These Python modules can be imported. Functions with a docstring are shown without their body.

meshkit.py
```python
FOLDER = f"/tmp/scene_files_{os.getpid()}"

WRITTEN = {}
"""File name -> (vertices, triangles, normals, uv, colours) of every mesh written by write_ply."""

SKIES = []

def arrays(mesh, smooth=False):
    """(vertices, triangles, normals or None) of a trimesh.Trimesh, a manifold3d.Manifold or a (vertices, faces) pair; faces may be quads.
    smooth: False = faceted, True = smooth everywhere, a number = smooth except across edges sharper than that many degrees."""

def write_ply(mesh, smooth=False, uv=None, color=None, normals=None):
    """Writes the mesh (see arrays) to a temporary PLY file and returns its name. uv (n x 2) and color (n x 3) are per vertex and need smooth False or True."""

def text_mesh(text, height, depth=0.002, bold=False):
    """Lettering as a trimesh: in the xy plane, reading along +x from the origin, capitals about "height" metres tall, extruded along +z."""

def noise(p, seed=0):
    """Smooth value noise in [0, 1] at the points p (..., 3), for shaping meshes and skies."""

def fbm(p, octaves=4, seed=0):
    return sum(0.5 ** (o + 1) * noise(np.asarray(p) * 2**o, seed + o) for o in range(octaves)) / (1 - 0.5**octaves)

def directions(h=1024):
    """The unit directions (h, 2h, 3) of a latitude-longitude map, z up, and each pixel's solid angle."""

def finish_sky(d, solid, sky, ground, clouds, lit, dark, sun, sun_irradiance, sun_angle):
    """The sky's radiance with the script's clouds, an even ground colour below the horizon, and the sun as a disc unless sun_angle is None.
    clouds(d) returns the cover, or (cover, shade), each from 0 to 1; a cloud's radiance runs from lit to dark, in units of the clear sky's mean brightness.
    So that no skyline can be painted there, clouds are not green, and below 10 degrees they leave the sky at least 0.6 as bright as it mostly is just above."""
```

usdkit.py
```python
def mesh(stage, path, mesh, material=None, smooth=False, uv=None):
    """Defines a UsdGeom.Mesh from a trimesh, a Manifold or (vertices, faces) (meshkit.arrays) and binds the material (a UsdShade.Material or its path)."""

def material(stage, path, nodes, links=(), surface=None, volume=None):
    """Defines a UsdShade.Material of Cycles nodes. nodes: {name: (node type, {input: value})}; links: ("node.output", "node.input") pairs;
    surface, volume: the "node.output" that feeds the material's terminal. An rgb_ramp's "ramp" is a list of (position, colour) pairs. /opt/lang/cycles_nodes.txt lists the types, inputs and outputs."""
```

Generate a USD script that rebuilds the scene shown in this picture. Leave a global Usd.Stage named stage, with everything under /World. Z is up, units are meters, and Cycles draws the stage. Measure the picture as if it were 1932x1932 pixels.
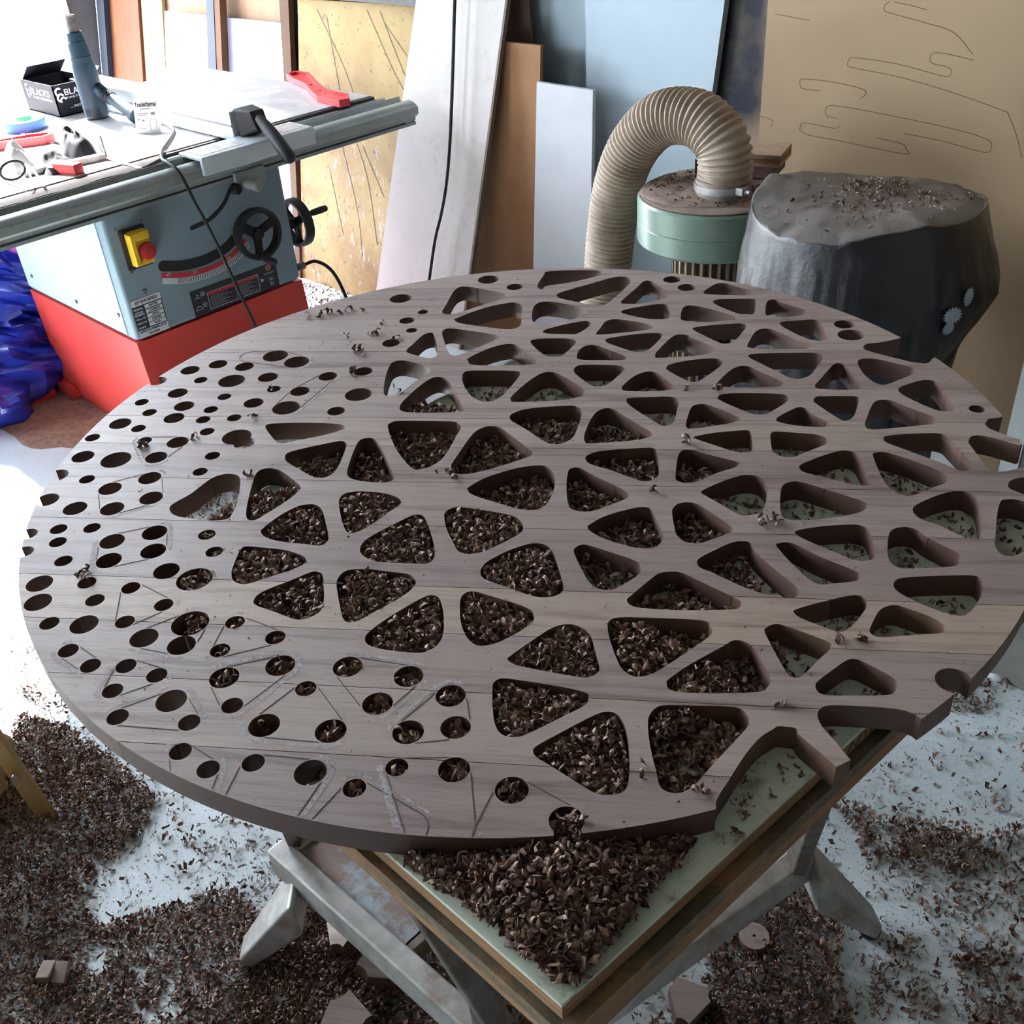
import math, random
import numpy as np
import trimesh
import manifold3d as m3
import shapely
from shapely import affinity
from shapely.geometry import Polygon, Point, LineString, MultiPoint, box as sbox
from shapely.ops import unary_union
import meshkit, usdkit
from pxr import Usd, UsdGeom, UsdLux, UsdShade, Gf, Sdf, Vt

stage = Usd.Stage.CreateInMemory()
UsdGeom.SetStageUpAxis(stage, 'Z')
UsdGeom.SetStageMetersPerUnit(stage, 1.0)
UsdGeom.Xform.Define(stage, '/World')
rng = np.random.default_rng(7)

# ------------------------------------------------------------------ camera, sky, exposure
EYE = np.array([0.0, 0.0, 1.34576])
PITCH, ROLL, HEAD = math.radians(34.22009), math.radians(-4.6256), math.radians(-46.5)
_f = np.array([0, math.cos(PITCH), -math.sin(PITCH)]); _r = np.array([1.0, 0, 0]); _u = np.cross(_r, _f)
_R = _r * math.cos(ROLL) + _u * math.sin(ROLL); _U = -_r * math.sin(ROLL) + _u * math.cos(ROLL)
_T = np.array([[math.cos(HEAD), math.sin(HEAD), 0], [-math.sin(HEAD), math.cos(HEAD), 0], [0, 0, 1]])
R_, U_, F_ = _T @ _R, _T @ _U, _T @ _f
cam = UsdGeom.Camera.Define(stage, '/World/camera')
cam.CreateHorizontalApertureAttr(36.0); cam.CreateVerticalApertureAttr(36.0)
cam.CreateFocalLengthAttr(36.0 * 1930 / 1932)
cam.CreateClippingRangeAttr(Gf.Vec2f(0.05, 200.0))
cam.CreateExposureAttr(EXPOSURE := 3.05)
cam.AddTransformOp().Set(Gf.Matrix4d(*R_, 0, *U_, 0, *(-F_), 0, *EYE, 1))

SKY = UsdLux.DomeLight.Define(stage, '/World/sky')
SKY.CreateIntensityAttr(1.0); SKY.CreateColorAttr(Gf.Vec3f(0.87, 0.96, 1.08))
SUN = UsdLux.DistantLight.Define(stage, '/World/sun')                # low hazy sun through the doorway
SUN.CreateAngleAttr(5.0); SUN.CreateIntensityAttr(520.0); SUN.CreateColorAttr(Gf.Vec3f(1.0, 0.99, 0.97))
_d = np.array([1.0, -0.2, -0.98]); _d /= np.linalg.norm(_d); _s = np.cross(_d, [0, 0, 1]); _s /= np.linalg.norm(_s)
SUN.AddTransformOp().Set(Gf.Matrix4d(*_s, 0, *np.cross(_s, _d), 0, *(-_d), 0, 0, 0, 0, 1))

# ------------------------------------------------------------------ helpers
T = trimesh.transformations
_made = {}
def material(key, nodes, links, surface):
    if key not in _made:
        _made[key] = usdkit.material(stage, '/World/Looks/' + key, nodes, links, surface=surface)
    return _made[key]

def srgb(*c):
    c = np.array(c) / 255.0
    return tuple(np.where(c <= 0.04045, c / 12.92, ((c + 0.055) / 1.055) ** 2.4))

def surf(key, a, b=None, rough=0.5, metal=0.0, scale=8.0, detail=4.0, stretch=(1, 1, 1), turn=0.0, lo=0.35, hi=0.65, bump=0.0, bscale=None, bstretch=None, coat=0.0, spec=0.5, obj=False, rand=0.0, dust=None, dscale=14.0, dlo=0.5, dhi=0.62):
    """A painted, wooden or metal surface: base colour a with patches of b by stretched noise, optional dust colour over it and fine bump."""
    if key in _made: return _made[key]
    b = b if b is not None else tuple(0.88 * x for x in a)
    n = {'p': ('principled_bsdf', {'roughness': rough, 'metallic': metal, 'specular_ior_level': spec, 'coat_weight': coat, 'coat_roughness': 0.15}),
         'm1': ('mapping', {'rotation': (0, 0, -turn)}), 'm2': ('mapping', {'scale': tuple(stretch)}),
         'n': ('noise_texture', {'scale': scale, 'detail': detail, 'roughness': 0.6}),
         'r': ('rgb_ramp', {'ramp': [(lo, a), (hi, b)]})}
    l = [('m1.vector', 'm2.vector'), ('m2.vector', 'n.vector'), ('n.fac', 'r.fac')]
    if obj:
        n['g'] = ('texture_coordinate', {}); l.append(('g.object', 'm1.vector'))
    else:
        n['g'] = ('geometry', {}); l.append(('g.position', 'm1.vector'))
    out = 'r.color'
    if rand:
        n['oi'] = ('object_info', {}); n['mr'] = ('map_range', {'to_min': 1 - rand, 'to_max': 1 + rand}); n['hv'] = ('hsv', {})
        l += [('oi.random', 'mr.value'), ('mr.result', 'hv.value'), (out, 'hv.color')]; out = 'hv.color'
    if dust is not None:
        n['dn'] = ('noise_texture', {'scale': dscale, 'detail': 6.0, 'roughness': 0.7}); n['dr'] = ('rgb_ramp', {'ramp': [(dlo, (0, 0, 0)), (dhi, (1, 1, 1))]})
        n['dm'] = ('mix_color', {'b': dust})
        l += [('g.object' if obj else 'g.position', 'dn.vector'), ('dn.fac', 'dr.fac'), ('dr.color', 'dsep.color'), ('dsep.r', 'dm.fac'), (out, 'dm.a')]; out = 'dm.result'
        n['dsep'] = ('separate_color', {})
    l.append((out, 'p.base_color'))
    if bump:
        n['bm'] = ('mapping', {'scale': tuple(bstretch or stretch)}); n['bn'] = ('noise_texture', {'scale': bscale or scale * 4, 'detail': 5.0}); n['bp'] = ('bump', {'strength': min(1.0, bump), 'distance': 0.002})
        l += [('m1.vector', 'bm.vector'), ('bm.vector', 'bn.vector'), ('bn.fac', 'bp.height'), ('bp.normal', 'p.normal')]
    return material(key, n, l, 'p.BSDF')

_count = {}
def path_for(parent, name):
    k = (parent, name); i = _count.get(k, 0); _count[k] = i + 1
    return f'{parent}/{name}' + (f'_{i:03d}' if i else '')

def tag(prim, label=None, cat=None, group=None, kind=None):
    for k, v in (('label', label), ('category', cat), ('group', group), ('kind', kind)):
        if v: prim.SetCustomDataByKey(k, v)
    return prim

def moved(mesh, off):
    if hasattr(mesh, 'to_mesh'):
        mm = mesh.to_mesh(); mesh = (mm.vert_properties[:, :3], mm.tri_verts)
    if isinstance(mesh, (tuple, list)): v, f = np.asarray(mesh[0], float), np.asarray(mesh[1], int)
    else: v, f = np.asarray(mesh.vertices), np.asarray(mesh.faces)
    if f.shape[1] == 4: f = np.vstack([f[:, [0, 1, 2]], f[:, [0, 2, 3]]])
    return trimesh.Trimesh(v - np.asarray(off), f, process=False)

class Thing:
    """One thing: an Xform at its base; parts are meshes given in world metres."""
    def __init__(s, name, label, cat, base, group=None, kind=None):
        s.base = np.asarray(base, float); s.path = path_for('/World', name)
        x = UsdGeom.Xform.Define(stage, s.path); x.AddTranslateOp().Set(Gf.Vec3d(*map(float, s.base)))
        s.prim = tag(x.GetPrim(), label, cat, group, kind)
    def part(s, name, mesh, mat, smooth=30, label=None, under=None, kind=None):
        p = path_for(under or s.path, name)
        m = usdkit.mesh(stage, p, moved(mesh, s.base), mat, smooth=smooth)
        tag(m.GetPrim(), label, kind=kind)
        return p

def single(name, mesh, mat, label=None, cat=None, smooth=30, group=None, kind=None):
    p = path_for('/World', name)
    m = usdkit.mesh(stage, p, moved(mesh, (0, 0, 0)), mat, smooth=smooth)
    tag(m.GetPrim(), label, cat, group, kind)
    return p

def cat(*ms): return trimesh.util.concatenate([moved(m, (0, 0, 0)) for m in ms])
def bx(x0, x1, y0, y1, z0, z1, r=0.0):
    """A box; r rounds its edges."""
    if r <= 0:
        return trimesh.creation.box(bounds=[[x0, y0, z0], [x1, y1, z1]])
    pts = [m3.Manifold.sphere(r, 8).translate([x, y, z]) for x in (x0 + r, x1 - r) for y in (y0 + r, y1 - r) for z in (z0 + r, z1 - r)]
    return moved(m3.Manifold.batch_hull(pts), (0, 0, 0))
def obox(c, ex, ey, ez, lx, ly, lz, bev=0.0):
    """A box of half sizes lx, ly, lz about c along three unit axes."""
    b = bx(-lx, lx, -ly, ly, -lz, lz, bev)
    M = np.eye(4); M[:3, 0], M[:3, 1], M[:3, 2], M[:3, 3] = ex, ey, ez, c
    b.apply_transform(M); return b
def beam(a, b, w, h, up=(0, 0, 1), bev=0.0):
    """A bar from a to b, w wide and h high."""
    a, b = np.asarray(a, float), np.asarray(b, float); d = b - a; L = np.linalg.norm(d); d /= L
    s = np.cross(d, up); s /= np.linalg.norm(s); u = np.cross(s, d)
    return obox((a + b) / 2, d, s, u, L / 2, w / 2, h / 2, bev)
def spline(P, n=8):
    P = np.asarray(P, float); Q = np.vstack([2 * P[0] - P[1], P, 2 * P[-1] - P[-2]]); out = []
    for i in range(1, len(Q) - 2):
        for t in np.linspace(0, 1, n, endpoint=False):
            p0, p1, p2, p3 = Q[i - 1:i + 3]
            out.append(0.5 * (2 * p1 + (p2 - p0) * t + (2 * p0 - 5 * p1 + 4 * p2 - p3) * t * t + (3 * p1 - p0 - 3 * p2 + p3) * t ** 3))
    return np.array(out + [P[-1]])
def tube(P, r, seg=10, caps=True):
    P = np.asarray(P, float); n = len(P); r = np.broadcast_to(r, n)
    t = np.gradient(P, axis=0); t /= np.linalg.norm(t, axis=1)[:, None]
    u = np.cross(t[0], [0, 0, 1.0]); u = u if np.linalg.norm(u) > 1e-3 else np.cross(t[0], [0, 1.0, 0]); u /= np.linalg.norm(u)
    V = []
    for i in range(n):
        u = u - t[i] * (u @ t[i]); u /= np.linalg.norm(u); w = np.cross(t[i], u)
        a = np.linspace(0, 2 * np.pi, seg, endpoint=False)
        V.append(P[i] + r[i] * (np.cos(a)[:, None] * u + np.sin(a)[:, None] * w))
    V = np.vstack(V); F = []
    for i in range(n - 1):
        for j in range(seg):
            a, b = i * seg + j, i * seg + (j + 1) % seg
            F += [[a, b, b + seg], [a, b + seg, a + seg]]
    if caps:
        V = np.vstack([V, P[0], P[-1]]); k = n * seg
        for j in range(seg):
            F += [[k, (j + 1) % seg, j], [k + 1, (n - 1) * seg + j, (n - 1) * seg + (j + 1) % seg]]
    return trimesh.Trimesh(V, F, process=False)
def lathe(profile, axis=(0, 0, 1), at=(0, 0, 0), seg=40):
    """Turns (radius, height) pairs about an axis through at."""
    m = trimesh.creation.revolve(np.asarray(profile, float), sections=seg)
    M = trimesh.geometry.align_vectors([0, 0, 1], np.asarray(axis, float)); M[:3, 3] = at
    m.apply_transform(M); return m
def plate(poly, h, o, ex, ey):
    """A flat shape (shapely, in metres) h thick, laid in the plane at o spanned by ex, ey."""
    geoms = [g for g in getattr(poly, 'geoms', [poly]) if g.geom_type == 'Polygon' and g.area > 1e-10]
    out = []
    for g in geoms:
        m = trimesh.creation.extrude_polygon(g, h)
        M = np.eye(4); M[:3, 0], M[:3, 1], M[:3, 2], M[:3, 3] = ex, ey, np.cross(ex, ey), o
        m.apply_transform(M); out.append(m)
    return trimesh.util.concatenate(out)
def words(text, height, o, ex, ey, depth=0.0004, width=None, bold=True, middle=False):
    m = meshkit.text_mesh(text, height, depth, bold=bold)
    w = np.ptp(m.vertices[:, 0])
    if width: m.vertices[:, 0] *= width / w; w = width
    m.vertices[:, 0] -= m.vertices[:, 0].min() + (w / 2 if middle else 0)
    ez = np.cross(ex, ey); M = np.eye(4); M[:3, 0], M[:3, 1], M[:3, 2], M[:3, 3] = ex, ey, ez, o
    m.apply_transform(M); return m
def ribbon(P, w, o, ex, ey, h=0.0003):
    """A drawn line: a strip w wide along 2-D points P."""
    return plate(LineString(np.asarray(P)).buffer(w / 2, quad_segs=2), h, o, ex, ey)
def arc(c, r, a0, a1, n=24): a = np.radians(np.linspace(a0, a1, n)); return np.stack([c[0] + r * np.cos(a), c[1] + r * np.sin(a)], 1)
def rect(x0, y0, x1, y1, r=0.0): return sbox(x0 + r, y0 + r, x1 - r, y1 - r).buffer(r) if r else sbox(x0, y0, x1, y1)
EX, EY, EZ = np.eye(3)
def smooth_loop(P, n=5):
    P = np.asarray(P, float); out = []
    for i in range(len(P)):
        p0, p1, p2, p3 = P[i - 1], P[i], P[(i + 1) % len(P)], P[(i + 2) % len(P)]
        for t in np.linspace(0, 1, n, endpoint=False):
            out.append(0.5 * (2 * p1 + (p2 - p0) * t + (2 * p0 - 5 * p1 + 4 * p2 - p3) * t * t + (3 * p1 - p0 - 3 * p2 + p3) * t ** 3))
    return Polygon(out).buffer(0)
def heap(cx, cy, rx, ry, h, z0, seed=1, n=40, rough=0.35, freq=9.0, sharp=1.0, turn=0.0):
    """A closed mound: height falls off from its middle, with folds of noise."""
    v, f = [], []
    for i in range(n + 1):
        for j in range(48):
            a, q = 2 * np.pi * j / 48, i / n
            v.append((q * rx * math.cos(a), q * ry * math.sin(a), q))
    v = np.array(v); N = meshkit.fbm(np.c_[v[:, :2] * freq, np.full(len(v), seed * 3.7)], 4, seed) - 0.5
    z = h * (1 - v[:, 2] ** 2) ** sharp * (1 + 2 * rough * N)
    edge = 1 + 0.3 * (meshkit.fbm(np.c_[v[:, 0] / rx * 1.5, v[:, 1] / ry * 1.5, np.full(len(v), seed)], 2, seed + 9) - 0.5) * 2
    c, s = math.cos(turn), math.sin(turn); X, Y = v[:, 0] * edge, v[:, 1] * edge
    P = np.c_[cx + X * c - Y * s, cy + X * s + Y * c, z0 + np.maximum(z, 0.0)]
    for i in range(n):
        for j in range(48):
            a, b = i * 48 + j, i * 48 + (j + 1) % 48
            f += [[a, a + 48, b + 48], [a, b + 48, b]]
    return trimesh.Trimesh(P, f, process=False)

# ------------------------------------------------------------------ materials
W_TURN = math.radians(36.2)
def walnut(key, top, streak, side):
    """Raw walnut: grain along the planks, faces that look up paler for sanding dust and light, cut sides darker for bare wood and painted shade."""
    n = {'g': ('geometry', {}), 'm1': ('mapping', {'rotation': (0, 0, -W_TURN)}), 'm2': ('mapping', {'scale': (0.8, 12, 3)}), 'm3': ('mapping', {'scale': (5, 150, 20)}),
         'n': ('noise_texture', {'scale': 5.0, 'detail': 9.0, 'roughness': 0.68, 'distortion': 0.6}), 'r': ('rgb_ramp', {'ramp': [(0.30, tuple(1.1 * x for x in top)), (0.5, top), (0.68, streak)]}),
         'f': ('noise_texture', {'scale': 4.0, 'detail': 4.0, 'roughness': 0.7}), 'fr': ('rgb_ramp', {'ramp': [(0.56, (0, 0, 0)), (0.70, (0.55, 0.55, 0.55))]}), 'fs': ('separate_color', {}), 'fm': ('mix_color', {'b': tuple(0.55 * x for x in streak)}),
         'nz': ('separate_xyz', {}), 'up': ('map_range', {'from_min': 0.3, 'from_max': 0.8}), 'sr': ('rgb_ramp', {'ramp': [(0.3, side), (0.7, tuple(0.72 * x for x in side))]}), 'mx': ('mix_color', {}),  # mix by normal: shade painted into the darker cut sides
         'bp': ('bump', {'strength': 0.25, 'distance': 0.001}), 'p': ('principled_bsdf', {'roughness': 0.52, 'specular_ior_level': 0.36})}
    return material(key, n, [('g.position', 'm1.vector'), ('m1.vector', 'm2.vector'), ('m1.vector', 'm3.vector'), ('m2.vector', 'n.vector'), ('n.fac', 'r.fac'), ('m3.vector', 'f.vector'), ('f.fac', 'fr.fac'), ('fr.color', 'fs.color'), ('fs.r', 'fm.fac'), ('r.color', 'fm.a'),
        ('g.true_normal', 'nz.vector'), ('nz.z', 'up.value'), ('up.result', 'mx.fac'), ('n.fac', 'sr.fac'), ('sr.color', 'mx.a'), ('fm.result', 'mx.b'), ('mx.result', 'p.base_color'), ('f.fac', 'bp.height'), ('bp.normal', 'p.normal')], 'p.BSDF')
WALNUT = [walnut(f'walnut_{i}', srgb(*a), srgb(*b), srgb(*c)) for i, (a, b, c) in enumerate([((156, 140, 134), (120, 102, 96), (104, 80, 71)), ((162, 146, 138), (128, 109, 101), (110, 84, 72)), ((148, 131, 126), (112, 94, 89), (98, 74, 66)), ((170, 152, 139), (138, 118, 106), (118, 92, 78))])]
CHIP = [surf(f'shaving_{i}', srgb(*a), srgb(*b), rough=0.6, scale=300, obj=True, rand=0.35, spec=0.3) for i, (a, b) in enumerate([((150, 122, 106), (116, 92, 80)), ((122, 94, 80), (96, 72, 62)), ((182, 156, 138), (146, 120, 104)), ((104, 78, 67), (82, 60, 52))])]
PENCIL = surf('pencil', srgb(84, 72, 68), rough=0.8)
CHALK = material('chalk', {'g': ('geometry', {}), 'n': ('noise_texture', {'scale': 260.0, 'detail': 6.0, 'roughness': 0.75}), 'r': ('rgb_ramp', {'ramp': [(0.40, (0, 0, 0)), (0.66, (0.55, 0.55, 0.55))]}), 's': ('separate_color', {}), 't': ('transparent_bsdf', {}), 'd': ('diffuse_bsdf', {'color': srgb(212, 208, 214)}), 'm': ('mix_closure', {})},
                 [('g.position', 'n.vector'), ('n.fac', 'r.fac'), ('r.color', 's.color'), ('s.r', 'm.fac'), ('t.BSDF', 'm.closure1'), ('d.BSDF', 'm.closure2')], 'm.closure')
MINT = surf('mint_paint', srgb(212, 224, 208), srgb(192, 204, 184), rough=0.6, scale=9, dust=srgb(124, 106, 80), dscale=34, dlo=0.54, dhi=0.70, bump=0.2, bscale=60)
PLY_EDGE = surf('plywood_edge', srgb(166, 126, 84), srgb(126, 92, 60), rough=0.7, scale=10, stretch=(2, 2, 60), bump=0.3)
DUSTY_EDGE = surf('dusty_edge', srgb(112, 102, 78), srgb(84, 76, 58), rough=0.75, scale=10, stretch=(3, 3, 40), dust=srgb(150, 116, 80))
STEEL = surf('galvanised_steel', srgb(190, 190, 186), srgb(160, 160, 156), rough=0.45, metal=0.5, scale=30, dust=srgb(150, 136, 124), dscale=18, dlo=0.5, dhi=0.68)
STEEL_DARK = surf('dull_steel', srgb(126, 120, 112), srgb(98, 92, 84), rough=0.55, metal=0.5, scale=25, dust=srgb(104, 84, 66))
RUBBER = surf('black_rubber', srgb(28, 28, 30), rough=0.6)
FLOOR = surf('painted_floor', srgb(206, 218, 222), srgb(194, 206, 210), rough=0.42, scale=3, spec=0.5, dust=srgb(150, 132, 120), dscale=200, dlo=0.57, dhi=0.68, bump=0.08, bscale=40)
WALL = surf('wall_plaster', srgb(96, 92, 86), srgb(84, 80, 75), rough=0.8, scale=3)
CEIL = surf('ceiling_board', srgb(100, 96, 90), rough=0.8)
GROUND = surf('yard_concrete', srgb(150, 148, 144), srgb(138, 136, 132), rough=0.9)


# ------------------------------------------------------------------ the room and the yard
def struct(name, mesh, m): return single(name, mesh, m, kind='structure')
XL, XR, YB, YF, ZC = -4.52, 1.6, 2.24, -3.0, 3.4
struct('floor', bx(XL - 0.1, XR, YF, YB, -0.08, 0.0), FLOOR)
struct('wall_back', bx(XL, XR, YB, YB + 0.1, 0, ZC), WALL)
struct('wall_right', bx(XR, XR + 0.1, YF, YB, 0, ZC), WALL)
struct('wall_front', bx(XL, XR, YF - 0.1, YF, 0, ZC), WALL)
struct('ceiling', bx(XL - 0.1, XR + 0.1, YF - 0.1, YB + 0.1, ZC, ZC + 0.1), CEIL)
# the left wall: a tall doorway beside the saw and an unseen opening added nearer the camera for fill light, both outside the frame but for the door's far jamb
DOOR_Y, DOOR_Z, FILL_OPENING = 0.60, 2.7, (-2.4, -0.6, 0.9, 2.6)
struct('wall_left', cat(bx(XL - 0.1, XL, 2.02, YB + 0.1, 0, ZC), bx(XL - 0.1, XL, DOOR_Y, 2.02, DOOR_Z, ZC), bx(XL - 0.1, XL, FILL_OPENING[1], DOOR_Y, 0, ZC), bx(XL - 0.1, XL, FILL_OPENING[0], FILL_OPENING[1], 0, FILL_OPENING[2]), bx(XL - 0.1, XL, FILL_OPENING[0], FILL_OPENING[1], FILL_OPENING[3], ZC), bx(XL - 0.1, XL, YF - 0.1, FILL_OPENING[0], 0, ZC)), WALL)
struct('trim_1', bx(XL - 0.12, XL + 0.03, 1.985, 2.02, 0, 2.7), surf('door_frame', srgb(206, 210, 214), rough=0.5))
struct('ground', bx(-40, XL - 0.1, -30, 30, -0.12, -0.02), GROUND)

# ------------------------------------------------------------------ sheets and boards along the back wall
def leaning(name, label, y0, k, xl0, xr0, xl1, zl, xr1, zr, th, m, cat_='board', edge=None, z0=0.0):
    """A sheet standing on the floor at y0 and leaning back k metres per metre; th thick, towards the wall."""
    c = [(xl0, 0.0), (xr0, 0.0), (xr1, zr), (xl1, zl)]
    V = [(x, y0 + k * z, z + z0) for x, z in c] + [(x, y0 + k * z + th, z + z0) for x, z in c]
    F = [[0, 1, 2, 3], [7, 6, 5, 4], [0, 4, 5, 1], [1, 5, 6, 2], [2, 6, 7, 3], [3, 7, 4, 0]]
    return single(name, (np.array(V), np.array(F)), m, label, cat_, smooth=False)
MDF = srgb(182, 142, 100); 
mdf_nodes = {'g': ('geometry', {}), 's': ('separate_xyz', {}), 'n': ('noise_texture', {'scale': 9.0, 'detail': 4.0}), 'n2': ('noise_texture', {'scale': 2.2, 'detail': 3.0}),
    'r': ('rgb_ramp', {'ramp': [(0.38, srgb(164, 140, 110)), (0.62, srgb(156, 132, 104))]}),
    'sx': ('math', {'math_type': 'subtract', 'value2': -1.425}), 'ax': ('math', {'math_type': 'absolute'}), 'a': ('map_range', {'range_type': 'smoothstep', 'from_min': 0.04, 'from_max': 0.13, 'to_min': 1.0, 'to_max': 0.0}),
    'b': ('map_range', {'range_type': 'smoothstep', 'from_min': 0.62, 'from_max': 0.76}), 'c': ('math', {'math_type': 'multiply'}), 'e': ('math', {'math_type': 'less_than', 'value2': -1.352}), 'cc': ('math', {'math_type': 'multiply'}),
    'nm': ('map_range', {'from_min': 0.3, 'from_max': 0.6, 'to_min': 0.72, 'to_max': 1.15}), 'd': ('math', {'math_type': 'multiply'}),
    'mx': ('mix_color', {'b': srgb(34, 38, 52)}), 'p': ('principled_bsdf', {'roughness': 0.6, 'specular_ior_level': 0.35})}
material('brown_fibreboard', mdf_nodes, [('g.position', 's.vector'), ('g.position', 'n.vector'), ('g.position', 'n2.vector'), ('n2.fac', 'r.fac'), ('s.x', 'sx.value1'), ('sx.value', 'ax.value1'), ('ax.value', 'a.value'), ('s.z', 'b.value'), ('a.result', 'c.value1'), ('b.result', 'c.value2'),
    ('s.x', 'e.value1'), ('c.value', 'cc.value1'), ('e.value', 'cc.value2'), ('n.fac', 'nm.value'), ('cc.value', 'd.value1'), ('nm.result', 'd.value2'), ('d.value', 'mx.fac'), ('r.color', 'mx.a'), ('mx.result', 'p.base_color')], 'p.BSDF')
t = Thing('fibreboard_sheet', 'large brown fibreboard sheet with pencil outlines and a dark sprayed patch behind the black bag', 'board', (-0.7, 2.19, 0))
t.part('sheet', bx(-1.60, 0.7, 2.19, 2.212, 0, 2.0), _made['brown_fibreboard'], smooth=False)
PENCILED = [[(1200, 10), (1172, 30), (1170, 60), (1215, 78), (1400, 130), (1565, 190), (1668, 320)], [(1230, 12), (1330, 32), (1415, 58)], [(1672, 356), (1600, 335), (1500, 312), (1450, 315), (1435, 345), (1450, 375), (1535, 398), (1555, 430), (1535, 455), (1480, 445), (1250, 378), (1000, 340), (955, 355), (950, 385), (980, 400), (1250, 455), (1480, 525), (1650, 590), (1820, 665), (1855, 695), (1900, 850), (1920, 970)],
    [(640, 500), (640, 480), (670, 468), (850, 487), (1030, 528), (1062, 560), (1030, 592)], [(640, 500), (660, 528), (770, 540)], [(880, 714), (820, 700), (808, 665), (840, 634), (1000, 655), (1400, 740), (1650, 810), (1755, 860), (1765, 900), (1730, 935), (1500, 860), (1290, 812)], [(640, 790), (650, 755), (690, 745), (860, 778), (905, 765)], [(640, 790), (700, 822), (900, 860), (1290, 945), (1300, 910), (1280, 880), (1130, 840)], [(318, 730), (330, 700), (400, 708), (450, 725), (455, 750), (440, 770)], [(470, 80), (700, 118)]]
def on_mdf(q): # outline read off as fractions along the sheet: measured corners of the drawn area
    A, B, C, D = np.array([-1.5052, 0.9607]), np.array([-0.8, 0.9931]), np.array([-0.7399, 0.7078]), np.array([-1.487, 0.6021])
    u, v = q[0] / 1932, q[1] / 979
    return (1 - u) * (1 - v) * A + u * (1 - v) * B + u * v * C + (1 - u) * v * D
t.part('pencil_marks', cat(*[ribbon(spline([on_mdf(q) for q in L], 4), 0.0016, (0, 2.19, 0), EX, EZ) for L in PENCILED]), surf('pencil_on_board', srgb(112, 88, 64), rough=0.8), label='thin pencil outlines')
PALE = surf('pale_blue_board', srgb(172, 187, 197), srgb(165, 180, 190), spec=0.15, rough=0.5, scale=2.5, dust=srgb(160, 164, 164), dscale=40, dlo=0.66, dhi=0.76)
leaning('painted_panel', 'pale blue painted panel standing behind the arched hose', 2.160, 0.0, -1.876, -1.559, -1.848, 1.6, -1.371, 1.6, 0.02, PALE)
leaning('painted_panel', 'pale blue panel standing left of the arched hose, behind the short white offcut', 2.187, 0.0, -2.5, -1.80, -2.5, 1.6, -1.80, 1.6, 0.015, surf('pale_blue_board_shaded', srgb(160, 176, 184), srgb(152, 167, 176), rough=0.55, spec=0.15, scale=2.5))  # same pale blue board, its shading painted in as a darker tone
leaning('white_offcut', 'short white laminate offcut leaning between the brown board and the hose', 1.99, 0.09, -1.958, -1.737, -1.945, 0.766, -1.754, 0.764, 0.012, surf('white_laminate', srgb(184, 187, 192), srgb(177, 180, 185), spec=0.15, rough=0.45))
leaning('brown_board', 'narrow brown hardboard leaning between the tall white sheet and the white offcut', 2.02, 0.08, -2.38, -1.964, -2.36, 0.850, -1.953, 0.848, 0.012, surf('brown_hardboard', srgb(150, 110, 78), srgb(136, 98, 68), spec=0.15, rough=0.6))
leaning('thin_strip', 'dark brown strip of board just behind the edge of the tall white sheet', 2.12, 0.03, -2.34, -1.985, -2.36, 1.05, -2.05, 1.05, 0.008, surf('dark_board', srgb(96, 74, 62), spec=0.15, rough=0.7))
t = Thing('white_plywood_sheet', 'tall dusty white plywood sheet leaning left of the brown board, cable hanging over it', 'board', (-2.4, 1.9, 0))
PLYW = surf('white_plywood', srgb(196, 192, 189), srgb(186, 181, 178), spec=0.15, rough=0.75, scale=3, dust=srgb(182, 174, 168), dscale=30, dlo=0.55, dhi=0.7)
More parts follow.
